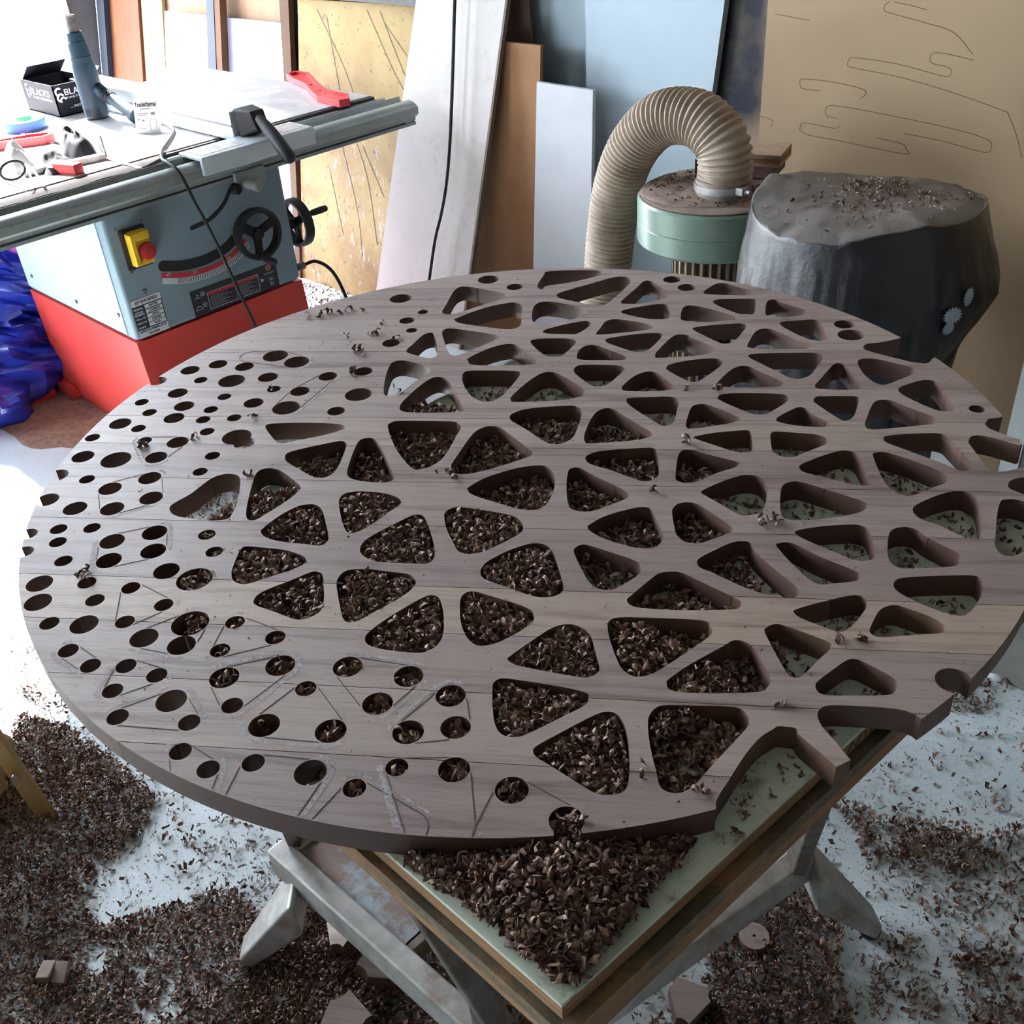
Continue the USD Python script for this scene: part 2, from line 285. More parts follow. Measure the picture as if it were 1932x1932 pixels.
def lean_mesh(y0, k, xl0, xr0, xl1, zl, xr1, zr, th):
    c = [(xl0, 0.0), (xr0, 0.0), (xr1, zr), (xl1, zl)]
    V = [(x, y0 + k * z, z) for x, z in c] + [(x, y0 + k * z + th, z) for x, z in c]
    return (np.array(V), np.array([[0, 1, 2, 3], [7, 6, 5, 4], [0, 4, 5, 1], [1, 5, 6, 2], [2, 6, 7, 3], [3, 7, 4, 0]]))
t.part('sheet', lean_mesh(1.90, 0.20, -2.597, -2.182, -2.342, 1.35, -2.025, 1.35, 0.008), PLYW, smooth=False)
t.part('edge_band', lean_mesh(1.90, 0.20, -2.1815, -2.1735, -2.0245, 1.35, -2.0175, 1.35, 0.014), surf('raw_edge', srgb(112, 98, 86), rough=0.8), smooth=False, label='raw brown plywood edge')
gold_nodes = {'g': ('geometry', {}), 'n': ('noise_texture', {'scale': 4.0, 'detail': 6.0, 'roughness': 0.65}), 'r': ('rgb_ramp', {'ramp': [(0.3, srgb(122, 92, 58)), (0.5, srgb(146, 122, 74)), (0.7, srgb(164, 142, 92))]}),
    'm': ('mapping', {'scale': (16, 16, 4), 'rotation': (0, 0.5, 0)}), 'v': ('noise_texture', {'scale': 3.2, 'detail': 8.0, 'roughness': 0.8}), 'vr': ('rgb_ramp', {'ramp': [(0.56, (0, 0, 0)), (0.64, (1, 1, 1))]}), 's': ('separate_color', {}),
    'z': ('separate_xyz', {}), 'zr': ('map_range', {'range_type': 'smoothstep', 'from_min': 0.62, 'from_max': 0.45, 'to_min': 0.0, 'to_max': 0.9}), 'k': ('math', {'math_type': 'multiply'}),
    'sp': ('noise_texture', {'scale': 60.0, 'detail': 3.0}), 'spr': ('rgb_ramp', {'ramp': [(0.64, (0, 0, 0)), (0.68, (0.6, 0.6, 0.6))]}), 's2': ('separate_color', {}),
    'mx': ('mix_color', {'b': srgb(176, 174, 172)}), 'm2': ('mix_color', {'b': srgb(74, 62, 52)}), 'p': ('principled_bsdf', {'roughness': 0.6, 'specular_ior_level': 0.2})}
material('gold_panel', gold_nodes, [('g.position', 'n.vector'), ('n.fac', 'r.fac'), ('g.position', 'm.vector'), ('m.vector', 'v.vector'), ('v.fac', 'vr.fac'), ('vr.color', 's.color'), ('g.position', 'z.vector'), ('z.z', 'zr.value'), ('s.r', 'k.value1'), ('zr.result', 'k.value2'), ('k.value', 'mx.fac'), ('r.color', 'mx.a'),
    ('g.position', 'sp.vector'), ('sp.fac', 'spr.fac'), ('spr.color', 's2.color'), ('s2.r', 'm2.fac'), ('mx.result', 'm2.a'), ('m2.result', 'p.base_color')], 'p.BSDF')
t = Thing('gold_panel', 'scratched gold painted panel leaning behind the end of the saw rail', 'panel', (-2.8, 1.98, 0))
t.part('sheet', lean_mesh(1.98, 0.15, -3.095, -2.45, -3.03, 0.905, -2.40, 0.913, 0.018), _made['gold_panel'], smooth=False)
def gold_at(x, z): return np.array([x, z * math.sqrt(1 + 0.15 ** 2)])
SCR = [[(-2.93, .88), (-2.80, .72), (-2.72, .58)], [(-2.68, .89), (-2.55, .72), (-2.44, .62)], [(-2.62, .89), (-2.52, .74), (-2.45, .66)], [(-2.88, .86), (-2.83, .66), (-2.79, .50)], [(-2.60, .86), (-2.50, .78)], [(-2.78, .56), (-2.70, .40), (-2.66, .2)], [(-2.84, .52), (-2.76, .30), (-2.74, .15)], [(-2.72, .5), (-2.62, .36)], [(-2.9, .4), (-2.84, .2)]]
_n = np.array([0, 0.15, 1]) / math.sqrt(1 + 0.15 ** 2)
t.part('scratch_marks', cat(*[ribbon(spline([gold_at(*q) for q in L], 4), 0.0022, (0, 1.9795, 0), EX, _n) for L in SCR]), surf('scratch', srgb(84, 68, 46), rough=0.7), label='dark scored lines')
single('dark_rail', bx(-3.06, -2.36, 2.095, 2.15, 0.915, 1.02), surf('dark_rail', srgb(70, 68, 70), srgb(50, 48, 50), rough=0.6, scale=40), 'dark rail lying along the top edge of the gold panel', 'rail', smooth=False)
WHITEP = surf('white_panel', srgb(158, 162, 168), srgb(150, 154, 160), spec=0.15, rough=0.5, dust=srgb(120, 110, 100), dscale=90, dlo=0.72, dhi=0.74)
PINE = surf('pale_pine_board', srgb(158, 126, 96), srgb(146, 114, 86), spec=0.15, rough=0.6, scale=6, stretch=(8, 8, 1), dust=srgb(120, 90, 70), dscale=60, dlo=0.72, dhi=0.74)
leaning('white_board', 'white board leaning between the dark upright and the gold panel', 1.985, 0.15, -3.69, -3.125, -3.54, 0.826, -3.125, 0.828, 0.014, WHITEP)
leaning('pine_board', 'pale pine board showing above the white board beside the gold panel', 2.01, 0.15, -3.66, -3.13, -3.5, 1.2, -3.13, 1.2, 0.016, PINE)
leaning('edge_strip', 'thin brown wood strip standing against the left edge of the gold panel', 1.97, 0.15, -3.118, -3.094, -3.118, 1.15, -3.060, 1.15, 0.02, surf('brown_strip', srgb(92, 68, 52), spec=0.15, rough=0.7))
t = Thing('dark_upright', 'dark grey upright with a brown edge between the two white boards', 'post', (-3.6, 1.96, 0))
t.part('face', lean_mesh(1.955, 0.15, -3.65, -3.575, -3.495, 1.2, -3.46, 1.2, 0.026), surf('slate_paint', srgb(52, 58, 68), spec=0.15, rough=0.5), smooth=False)
t.part('edge', lean_mesh(1.957, 0.15, -3.574, -3.535, -3.459, 1.2, -3.425, 1.2, 0.028), surf('brown_edge', srgb(104, 74, 54), spec=0.15, rough=0.7), smooth=False, label='brown wooden edge')
leaning('white_board', 'white board leaning between the yellow strip and the dark upright', 1.985, 0.15, -4.03, -3.70, -3.885, 0.825, -3.575, 0.825, 0.014, WHITEP)
leaning('pine_board', 'pale pine board showing above the white board beside the yellow strip', 2.03, 0.15, -4.05, -3.67, -3.93, 1.2, -3.52, 1.2, 0.016, PINE)
leaning('yellow_strip', 'narrow yellow stained board between the orange board and the white board', 2.01, 0.15, -4.20, -4.04, -4.055, 1.2, -3.90, 1.2, 0.015, surf('yellow_board', srgb(164, 142, 90), srgb(146, 122, 76), spec=0.15, rough=0.6, scale=12, dust=srgb(130, 104, 72), dscale=50, dlo=0.68, dhi=0.72))
leaning('orange_board', 'orange brown wooden board beside the dark door post', 2.0, 0.15, -4.50, -4.21, -4.29, 1.2, -4.06, 1.2, 0.018, surf('orange_board', srgb(104, 62, 36), srgb(92, 54, 32), spec=0.15, rough=0.6, scale=6, stretch=(6, 6, 1)))
t = Thing('door_post', 'dark slate post with a pale edge at the bright doorway', 'post', (-4.48, 1.98, 0))
t.part('face', lean_mesh(1.975, 0.15, -4.508, -4.47, -4.335, 1.3, -4.26, 1.3, 0.022), surf('dark_slate', srgb(36, 40, 48), spec=0.15, rough=0.5), smooth=False)
t.part('pale_edge', lean_mesh(1.98, 0.15, -4.515, -4.509, -4.36, 1.3, -4.336, 1.3, 0.02), surf('pale_edge', srgb(150, 156, 168), rough=0.5), smooth=False, label='pale painted edge')
single('power_cable', tube(spline([(-2.228, 2.13, 1.30), (-2.227, 2.055, 0.945), (-2.227, 2.032, 0.818), (-2.226, 1.992, 0.616), (-2.233, 1.966, 0.488), (-2.25, 1.948, 0.398), (-2.273, 1.932, 0.318), (-2.292, 1.908, 0.198), (-2.32, 1.88, 0.03), (-2.36, 1.80, 0.006), (-2.45, 1.70, 0.006)], 6), 0.005, 8), RUBBER, 'black cable hanging down over the tall white plywood sheet', 'cable')
t = Thing('white_edged_board', 'tall grey board with a white front edge standing at the right side', 'board', (-0.3, 1.53, 0))
t.part('edge', bx(-0.452, -0.424, 1.52, 1.55, 0, 1.25), surf('white_edge', srgb(206, 212, 214), rough=0.5, dust=srgb(120, 116, 110), dscale=70, dlo=0.70, dhi=0.72), smooth=False, label='white painted edge')
t.part('face', bx(-0.424, -0.16, 1.523, 1.547, 0, 1.25), surf('grey_board', srgb(140, 140, 134), srgb(122, 120, 114), rough=0.6), smooth=False)

# traced on the tabletop, millimetres from its centre
CELLS=[[[-392,228],[-410,254],[-438,295],[-446,316],[-439,327],[-406,335],[-371,341],[-354,341],[-349,329],[-356,301],[-367,248],[-375,230]],[[-352,218],[-355,228],[-348,278],[-330,317],[-317,325],[-301,320],[-271,287],[-252,264],[-255,245],[-286,231],[-333,216]],[[-271,312],[-286,334],[-287,353],[-268,364],[-228,371],[-201,365],[-196,352],[-203,323],[-222,291],[-235,285],[-250,290]],[[-339,398],[-362,439],[-366,460],[-304,506],[-286,501],[-285,484],[-305,439],[-326,406],[-322,392]],[[-283,385],[-288,399],[-272,454],[-258,499],[-243,513],[-226,507],[-214,483],[-199,424],[-196,403],[-205,392],[-241,385],[-269,381]],[[-206,267],[-209,277],[-197,309],[-181,335],[-169,335],[-162,322],[-160,294],[-170,284],[-195,268]],[[-137,311],[-144,329],[-153,352],[-149,366],[-136,373],[-104,381],[-82,380],[-80,371],[-93,351],[-128,312]],[[-335,175],[-339,187],[-327,196],[-281,211],[-255,217],[-247,212],[-249,179],[-253,137],[-263,127],[-283,137],[-316,160]],[[-329,95],[-340,119],[-352,151],[-347,164],[-335,158],[-310,141],[-289,122],[-279,110],[-283,100],[-304,95]],[[-228,128],[-235,136],[-234,173],[-226,198],[-214,209],[-197,205],[-170,197],[-145,186],[-143,177],[-169,154],[-212,124]],[[-198,230],[-199,240],[-187,253],[-159,272],[-143,271],[-136,255],[-129,224],[-134,215],[-147,209],[-173,217]],[[-110,235],[-121,255],[-120,272],[-108,279],[-79,277],[-52,275],[-47,265],[-71,246],[-98,229]],[[-109,299],[-110,309],[-87,343],[-64,365],[-53,364],[-45,343],[-39,311],[-46,298],[-58,294],[-99,295]],[[-256,-11],[-283,14],[-311,46],[-317,62],[-305,73],[-271,78],[-251,74],[-245,60],[-242,35],[-233,-1],[-237,-14],[-245,-17]],[[-202,-28],[-212,-12],[-227,31],[-231,58],[-223,68],[-206,66],[-178,52],[-131,23],[-126,15],[-142,-2],[-179,-29],[-193,-33]],[[-195,84],[-206,99],[-199,111],[-152,144],[-138,144],[-126,120],[-110,74],[-114,59],[-126,52],[-147,55],[-175,69]],[[-95,80],[-101,90],[-111,129],[-114,162],[-105,174],[-89,175],[-40,164],[-28,154],[-24,143],[-44,114],[-84,79]],[[-83,197],[-88,209],[-81,220],[-45,245],[-31,245],[-25,235],[-17,193],[-23,181],[-32,177],[-68,188]],[[7,194],[2,203],[-3,233],[2,254],[13,260],[36,252],[58,242],[61,232],[43,212],[16,193]],[[-173,-74],[-178,-64],[-171,-52],[-117,-13],[-104,-11],[-93,-16],[-82,-35],[-58,-78],[-53,-102],[-59,-119],[-70,-123],[-106,-111],[-139,-95]],[[-35,-88],[-41,-77],[-68,-20],[-70,2],[-62,13],[-47,15],[-16,7],[18,-2],[25,-6],[27,-16],[16,-49],[0,-84],[-14,-97],[-26,-95]],[[-60,42],[-65,52],[-57,76],[-20,114],[-7,118],[5,112],[24,84],[40,54],[39,35],[32,27],[16,25],[-21,33],[-49,37]],[[51,63],[40,80],[26,108],[21,126],[25,139],[36,142],[52,138],[85,130],[110,124],[116,114],[103,92],[68,57],[60,55]],[[33,171],[32,180],[51,197],[74,215],[88,212],[98,197],[117,163],[116,150],[109,146],[80,153],[46,163]],[[133,167],[123,185],[113,206],[113,217],[122,225],[147,225],[177,221],[179,213],[172,197],[146,163],[139,161]],[[124,251],[124,262],[142,279],[184,307],[198,304],[202,291],[200,256],[195,246],[183,240],[155,242],[130,246]],[[18,279],[15,292],[28,317],[51,342],[63,345],[72,338],[76,313],[77,275],[71,267],[56,267],[28,274]],[[-21,305],[-26,318],[-36,360],[-35,378],[-23,385],[-11,381],[29,374],[38,364],[38,351],[21,328],[-10,300],[-16,299]],[[-183,428],[-186,439],[-196,482],[-205,514],[-197,522],[-178,515],[-146,500],[-136,490],[-135,472],[-150,440],[-170,425],[-177,422]],[[-155,394],[-157,405],[-143,431],[-126,454],[-114,457],[-99,445],[-85,425],[-83,414],[-105,399],[-137,393]],[[-68,431],[-84,456],[-87,473],[-72,481],[-41,483],[-4,481],[3,474],[-4,464],[-25,441],[-51,427],[-62,425]],[[-97,533],[-100,545],[-100,574],[-88,583],[-71,581],[-40,579],[-33,571],[-35,560],[-59,544],[-89,529]],[[-61,507],[-63,519],[-50,531],[-18,553],[-8,546],[8,520],[14,504],[8,495],[-5,493],[-40,499]],[[23,525],[10,547],[5,562],[11,571],[29,566],[68,562],[75,555],[76,544],[61,525],[39,512],[30,515]],[[-27,406],[-28,416],[-11,438],[18,465],[30,461],[36,445],[45,407],[40,394],[31,391],[4,397]],[[68,407],[61,424],[52,452],[54,467],[66,473],[97,466],[136,459],[141,452],[138,443],[97,413],[74,402]],[[66,497],[65,506],[86,528],[99,539],[112,533],[138,506],[146,495],[147,485],[136,476],[116,477],[81,488]],[[91,376],[91,389],[136,426],[157,440],[168,439],[175,431],[182,403],[187,377],[182,360],[170,355],[152,359],[114,369]],[[101,281],[98,293],[93,326],[97,346],[109,351],[127,346],[167,339],[172,331],[170,323],[147,302],[108,276]],[[207,356],[205,368],[199,403],[196,426],[203,433],[212,428],[234,409],[254,393],[259,382],[256,376],[235,360],[214,350]],[[219,448],[217,459],[226,469],[241,474],[269,476],[286,476],[292,469],[293,457],[284,423],[279,411],[270,407],[250,416],[232,432]],[[299,407],[298,418],[308,445],[318,456],[327,456],[342,442],[372,411],[377,402],[377,394],[367,386],[349,387],[321,394],[305,401]],[[228,316],[225,328],[233,336],[263,358],[272,354],[279,337],[288,311],[288,298],[282,293],[266,298],[238,310]],[[216,246],[215,256],[219,282],[223,291],[232,292],[248,283],[271,277],[274,269],[269,261],[244,247],[222,242]],[[309,300],[304,313],[294,344],[291,361],[296,371],[307,375],[330,371],[365,367],[372,359],[373,350],[358,332],[328,299],[319,293],[315,293]],[[235,202],[230,211],[232,219],[253,231],[274,242],[288,242],[294,235],[295,226],[288,203],[281,180],[272,173],[263,173],[252,179]],[[162,145],[162,152],[174,171],[194,193],[203,201],[211,197],[227,176],[234,162],[230,154],[218,148],[192,146]],[[197,58],[179,85],[170,101],[168,113],[177,120],[198,123],[234,130],[239,126],[239,117],[229,92],[222,65],[214,55],[204,53]],[[87,24],[83,34],[91,52],[119,81],[134,94],[143,92],[162,72],[178,51],[180,41],[177,31],[167,26],[134,24],[101,19]],[[344,281],[343,290],[361,310],[386,331],[397,332],[414,319],[449,290],[453,283],[452,274],[444,268],[420,271],[370,274],[350,276]],[[299,163],[297,172],[306,202],[317,226],[328,232],[338,228],[354,212],[375,189],[379,181],[376,174],[360,168],[329,162],[308,158]],[[352,239],[352,247],[360,254],[379,256],[412,255],[434,251],[441,244],[443,233],[436,215],[429,193],[424,185],[413,182],[397,189],[379,206]],[[323,82],[308,108],[304,121],[308,132],[319,138],[350,141],[389,144],[397,139],[399,129],[394,116],[373,87],[353,68],[343,63],[335,66]],[[440,161],[438,173],[446,201],[456,221],[466,229],[476,228],[486,221],[498,201],[509,178],[516,156],[514,149],[504,147],[476,152],[459,151],[449,153]],[[365,45],[364,53],[380,75],[400,95],[410,101],[420,99],[433,85],[446,66],[449,56],[445,48],[435,42],[414,42],[383,42]],[[362,13],[361,20],[366,26],[376,28],[408,25],[443,26],[452,22],[454,14],[449,6],[440,-4],[433,-12],[422,-16],[396,-6]],[[456,73],[445,95],[440,110],[442,120],[449,128],[459,130],[471,125],[489,121],[510,117],[516,110],[518,99],[514,91],[488,66],[476,58],[464,62]],[[313,-62],[311,-53],[316,-29],[322,-9],[329,-1],[337,1],[352,-10],[381,-22],[410,-32],[419,-38],[421,-46],[418,-53],[404,-59],[378,-66],[338,-66],[321,-67]],[[486,27],[483,37],[489,48],[513,71],[537,91],[545,90],[551,83],[556,68],[559,45],[557,29],[549,22],[538,19],[511,19],[494,22]],[[432,-69],[431,-64],[441,-44],[458,-16],[467,-7],[475,-9],[479,-14],[482,-23],[484,-49],[482,-63],[476,-68],[463,-70],[441,-72]],[[500,-48],[497,-38],[493,-17],[495,-6],[501,2],[511,4],[531,6],[546,4],[551,-1],[551,-10],[538,-23],[517,-45],[509,-51],[504,-51]],[[425,-110],[424,-104],[426,-97],[433,-92],[458,-88],[479,-86],[484,-90],[485,-96],[484,-114],[484,-136],[482,-145],[475,-148],[460,-138],[438,-121]],[[499,-144],[498,-137],[501,-113],[504,-97],[509,-91],[517,-90],[535,-91],[548,-93],[554,-100],[555,-109],[551,-116],[527,-137],[511,-149],[504,-149]],[[397,-226],[395,-221],[398,-194],[407,-154],[410,-140],[418,-135],[429,-136],[444,-146],[460,-158],[467,-166],[468,-173],[466,-182],[446,-201],[419,-223],[407,-230],[401,-230]],[[307,-201],[302,-192],[306,-182],[326,-166],[370,-135],[382,-137],[388,-142],[389,-155],[386,-181],[381,-218],[376,-231],[368,-238],[354,-237],[338,-227],[321,-214]],[[295,-156],[294,-149],[293,-118],[294,-101],[302,-91],[312,-86],[336,-86],[368,-86],[383,-87],[386,-91],[387,-98],[376,-110],[342,-138],[315,-156],[303,-160]],[[201,-129],[197,-121],[199,-113],[208,-109],[229,-105],[259,-100],[271,-104],[278,-114],[278,-130],[274,-151],[267,-158],[259,-160],[245,-157],[225,-145]],[[183,-85],[181,-77],[185,-52],[200,-22],[210,-13],[218,-15],[236,-28],[256,-45],[262,-55],[263,-67],[256,-76],[242,-83],[216,-89],[194,-89]],[[238,-4],[234,3],[233,14],[239,23],[251,27],[274,22],[298,16],[307,12],[310,5],[306,-7],[297,-30],[291,-36],[281,-40],[267,-35],[253,-21]],[[240,49],[239,57],[245,82],[255,107],[266,116],[276,116],[290,107],[301,90],[312,68],[314,55],[307,44],[298,38],[272,43],[248,47]],[[112,-40],[94,-18],[87,-6],[90,2],[98,4],[121,1],[163,-1],[177,-6],[180,-14],[175,-32],[167,-55],[159,-64],[148,-68],[136,-64]],[[22,-115],[18,-107],[20,-80],[34,-44],[51,-22],[64,-19],[79,-26],[94,-40],[108,-61],[116,-83],[112,-97],[94,-107],[66,-113],[36,-118]],[[40,-170],[35,-163],[35,-153],[42,-145],[67,-133],[98,-121],[111,-121],[124,-127],[131,-138],[130,-157],[125,-185],[120,-196],[112,-204],[102,-206],[88,-200],[60,-185]],[[148,-218],[143,-211],[140,-198],[144,-171],[153,-148],[162,-140],[174,-139],[189,-147],[212,-164],[231,-180],[236,-189],[233,-200],[221,-210],[201,-215],[166,-222],[155,-222]],[[171,-270],[162,-260],[160,-253],[164,-245],[183,-239],[213,-231],[231,-229],[240,-234],[245,-243],[244,-264],[239,-286],[231,-298],[222,-301],[207,-297],[189,-286]],[[264,-296],[262,-291],[263,-266],[265,-239],[270,-226],[278,-219],[290,-217],[303,-221],[319,-234],[336,-248],[340,-256],[336,-267],[322,-275],[299,-286],[275,-296]],[[280,-333],[275,-325],[278,-317],[293,-308],[328,-290],[349,-282],[355,-286],[358,-295],[352,-318],[343,-351],[338,-361],[329,-367],[319,-366],[305,-357]],[[361,-365],[358,-358],[364,-331],[372,-300],[378,-288],[388,-285],[403,-293],[420,-310],[437,-331],[444,-343],[444,-351],[437,-359],[429,-364],[418,-365],[386,-366],[369,-367]],[[414,-276],[409,-267],[408,-258],[412,-249],[432,-233],[458,-213],[469,-211],[478,-217],[481,-224],[482,-243],[483,-280],[484,-306],[481,-318],[475,-324],[465,-325],[454,-316],[430,-294]],[[-306,-177],[-311,-171],[-304,-161],[-267,-131],[-233,-110],[-220,-110],[-217,-116],[-225,-140],[-242,-170],[-252,-187],[-262,-190],[-286,-184]],[[-218,-208],[-225,-201],[-224,-190],[-210,-162],[-196,-138],[-187,-135],[-178,-140],[-159,-162],[-142,-185],[-138,-201],[-144,-210],[-156,-213],[-186,-213],[-208,-212]],[[-126,-180],[-139,-167],[-162,-140],[-175,-121],[-173,-110],[-163,-106],[-143,-113],[-101,-134],[-72,-150],[-67,-159],[-73,-168],[-89,-178],[-106,-185],[-117,-185]],[[-143,-317],[-159,-306],[-188,-281],[-214,-256],[-219,-243],[-210,-233],[-193,-230],[-165,-233],[-145,-237],[-139,-246],[-133,-268],[-130,-297],[-129,-312],[-134,-318]],[[-103,-324],[-108,-317],[-114,-289],[-113,-265],[-105,-253],[-96,-249],[-82,-252],[-57,-266],[-34,-280],[-27,-288],[-28,-297],[-44,-306],[-67,-319],[-88,-326]],[[-80,-229],[-89,-218],[-88,-207],[-76,-195],[-55,-183],[-35,-178],[-23,-181],[-19,-188],[-17,-207],[-14,-235],[-15,-252],[-20,-260],[-30,-259],[-51,-248]],[[15,-274],[7,-264],[4,-250],[6,-219],[9,-195],[13,-187],[22,-185],[41,-195],[66,-211],[82,-223],[92,-236],[90,-244],[76,-255],[58,-268],[41,-277],[26,-278]],[[-58,-393],[-68,-386],[-86,-367],[-94,-356],[-92,-350],[-74,-339],[-52,-327],[-29,-321],[-18,-323],[-14,-330],[-16,-344],[-25,-368],[-32,-387],[-39,-394],[-49,-396]],[[-2,-403],[-8,-395],[-8,-381],[-1,-355],[4,-333],[10,-328],[18,-328],[36,-340],[52,-352],[64,-364],[66,-374],[63,-385],[54,-392],[33,-397],[11,-403],[3,-404]],[[45,-330],[36,-321],[32,-310],[36,-301],[51,-289],[71,-278],[88,-269],[98,-269],[107,-273],[111,-282],[113,-300],[110,-329],[108,-350],[103,-358],[95,-360],[75,-349]],[[135,-365],[130,-357],[128,-336],[129,-305],[132,-282],[138,-275],[148,-276],[169,-291],[188,-309],[196,-323],[196,-335],[191,-344],[176,-354],[158,-364],[144,-368]],[[-229,-368],[-239,-359],[-242,-331],[-252,-297],[-248,-280],[-237,-272],[-225,-272],[-206,-284],[-179,-306],[-162,-325],[-158,-334],[-171,-348],[-194,-361],[-213,-369]],[[498,271],[497,284],[507,300],[518,311],[529,305],[536,290],[535,269],[523,263],[511,264],[503,265]],[[527,169],[519,190],[510,215],[505,235],[508,242],[516,248],[529,249],[544,245],[554,233],[560,210],[561,176],[558,155],[554,147],[548,142],[540,145],[532,155]]]
HOLES=[[-550,-145,14.3],[-532,-107,14.1],[-507,-153,9.9],[-466,-126,19.6],[-498,-197,14.3],[-516,-245,9.8],[-431,-161,9.8],[-454,-213,14.2],[-478,-254,10.0],[-413,-195,10.0],[-434,-241,14.3],[-482,-297,15.1],[-396,-218,10.1],[-365,-188,9.9],[-448,-288,9.9],[-477,-341,10.0],[-362,-233,9.9],[-410,-300,9.8],[-369,-274,14.4],[-439,-374,14.6],[-395,-350,19.6],[-357,-313,14.2],[-300,-264,9.9],[-421,-418,13.9],[-380,-398,9.9],[-317,-345,14.3],[-278,-296,9.3],[-335,-390,14.3],[-273,-368,14.3],[-375,-453,14.0],[-328,-440,14.4],[-290,-411,14.3],[-301,-474,10.0],[-271,-447,9.9],[-321,-502,10.6],[-202,-404,14.6],[-276,-487,9.9],[-226,-445,14.3],[-149,-367,10.0],[-289,-521,10.3],[-170,-424,14.3],[-235,-500,10.0],[-113,-380,9.7],[-194,-466,14.2],[-124,-434,14.4],[-86,-422,19.5],[-216,-537,14.4],[-175,-502,10.1],[-128,-475,10.0],[-559,-195,13.8],[-316,-216,19.7],[-294,-219,14.1],[-483,-36,19.3],[-438,-29,19.0],[-491,-87,14.2],[-431,-86,14.9],[-392,-103,9.9],[-360,-30,13.7],[-355,-84,14.0],[-330,-126,19.3],[-330,12,13.7],[-380,-146,14.0],[-278,-39,19.1],[-265,-89,12.2],[-493,226,18.3],[-429,371,18.2],[-368,373,13.4],[-419,210,8.4],[-415,172,12.2],[-380,151,8.8],[-371,101,13.9],[-171,547,14.4],[-131,533,14.4],[142,549,14.3],[168,522,18.5],[399,417,9.6],[-185,-553,14.5],[-141,-561,10.1],[-110,-538,14.5],[-139,-511,10.1],[-80,-508,10.0],[-73,-467,10.0],[-24,-465,19.2],[-1,-489,14.2],[-41,-508,14.3],[11,-434,9.9],[36,-468,9.9],[-84,-568,10.1],[-45,-564,10.0],[-17,-541,10.1],[19,-528,10.0],[73,-487,14.2],[5,-567,9.9],[61,-537,14.5],[111,-503,10.0],[41,-581,10.0],[99,-541,10.0],[124,-565,9.9],[161,-560,10.0],[63,-421,10.1],[101,-442,14.3],[146,-445,9.9],[153,-401,14.1],[208,-372,14.0],[257,-364,13.8],[213,-414,14.1],[155,-498,14.2],[207,-463,14.1],[261,-419,14.0],[289,-388,13.5],[185,-530,9.9],[232,-504,14.1],[284,-452,9.8],[323,-422,13.6],[274,-490,9.8],[375,-406,13.9],[429,-400,14.0],[588,-62,16.1]]
RIM_CUTS=[[[519,-175],[517,-167],[520,-159],[533,-148],[560,-129],[572,-123],[580,-122],[587,-123],[646,-143],[637,-237],[565,-202],[546,-192],[529,-184]],[[510,-313],[505,-302],[502,-283],[497,-252],[496,-228],[499,-213],[500,-208],[505,-204],[513,-200],[521,-205],[560,-216],[599,-234],[600,-346],[535,-343]],[[203,494],[200,504],[203,512],[214,525],[229,555],[237,599],[302,607],[294,522],[295,510],[294,501],[291,497],[276,492],[252,490],[215,489]],[[422,388],[421,394],[421,402],[431,416],[445,456],[490,420],[466,386],[466,375],[444,377],[433,379],[426,383]],[[425,334],[422,347],[427,356],[441,360],[453,361],[475,362],[477,366],[513,399],[534,341],[500,320],[485,298],[474,290],[463,295],[443,315],[429,329]]]
LAYOUT=[[[-17,-541],[19,-528],[5,-567]],[[-45,-564],[-84,-568]],[[-41,-508],[-1,-489],[-24,-465]],[[73,-487],[111,-503],[101,-442]],[[61,-537],[99,-541],[41,-581]],[[124,-565],[161,-560],[169,-580]],[[-128,-475],[-73,-467],[-80,-508]],[[11,-434],[63,-421],[37,-468]],[[101,-442],[111,-503],[72,-487]],[[146,-445],[155,-498],[207,-463]],[[153,-401],[208,-372],[213,-414]],[[257,-364],[261,-419],[289,-388]],[[185,-530],[232,-504],[250,-557],[221,-572]],[[274,-490],[289,-527],[338,-488]],[[284,-452],[323,-422],[367,-464],[354,-480]],[[375,-406],[429,-400],[395,-447]],[[-483,-36],[-438,-29],[-513,-61]],[[-360,-30],[-330,-126],[-355,-83]],[[-357,-313],[-410,-300],[-369,-274]],[[-317,-345],[-273,-368],[-335,-390],[-290,-411]],[[-202,-404],[-170,-424],[-226,-445],[-194,-466]]]
CRUMBS=[[-555,85],[-549,100],[-543,114],[-533,127],[-525,143],[-500,153],[-444,72],[-394,50],[-377,49],[-420,101],[-417,114],[-433,141],[-375,115],[-399,-310],[-364,-255],[-190,-503],[-174,-505],[-81,-400],[-347,-170],[-392,-105],[-340,3],[-23,-101],[-20,-93],[326,40],[330,48],[331,58],[161,126],[73,244],[111,265],[482,-75],[502,-65],[491,-186],[444,-322],[487,-306],[376,-401],[435,-392],[-243,-4],[-220,-262],[197,18]]
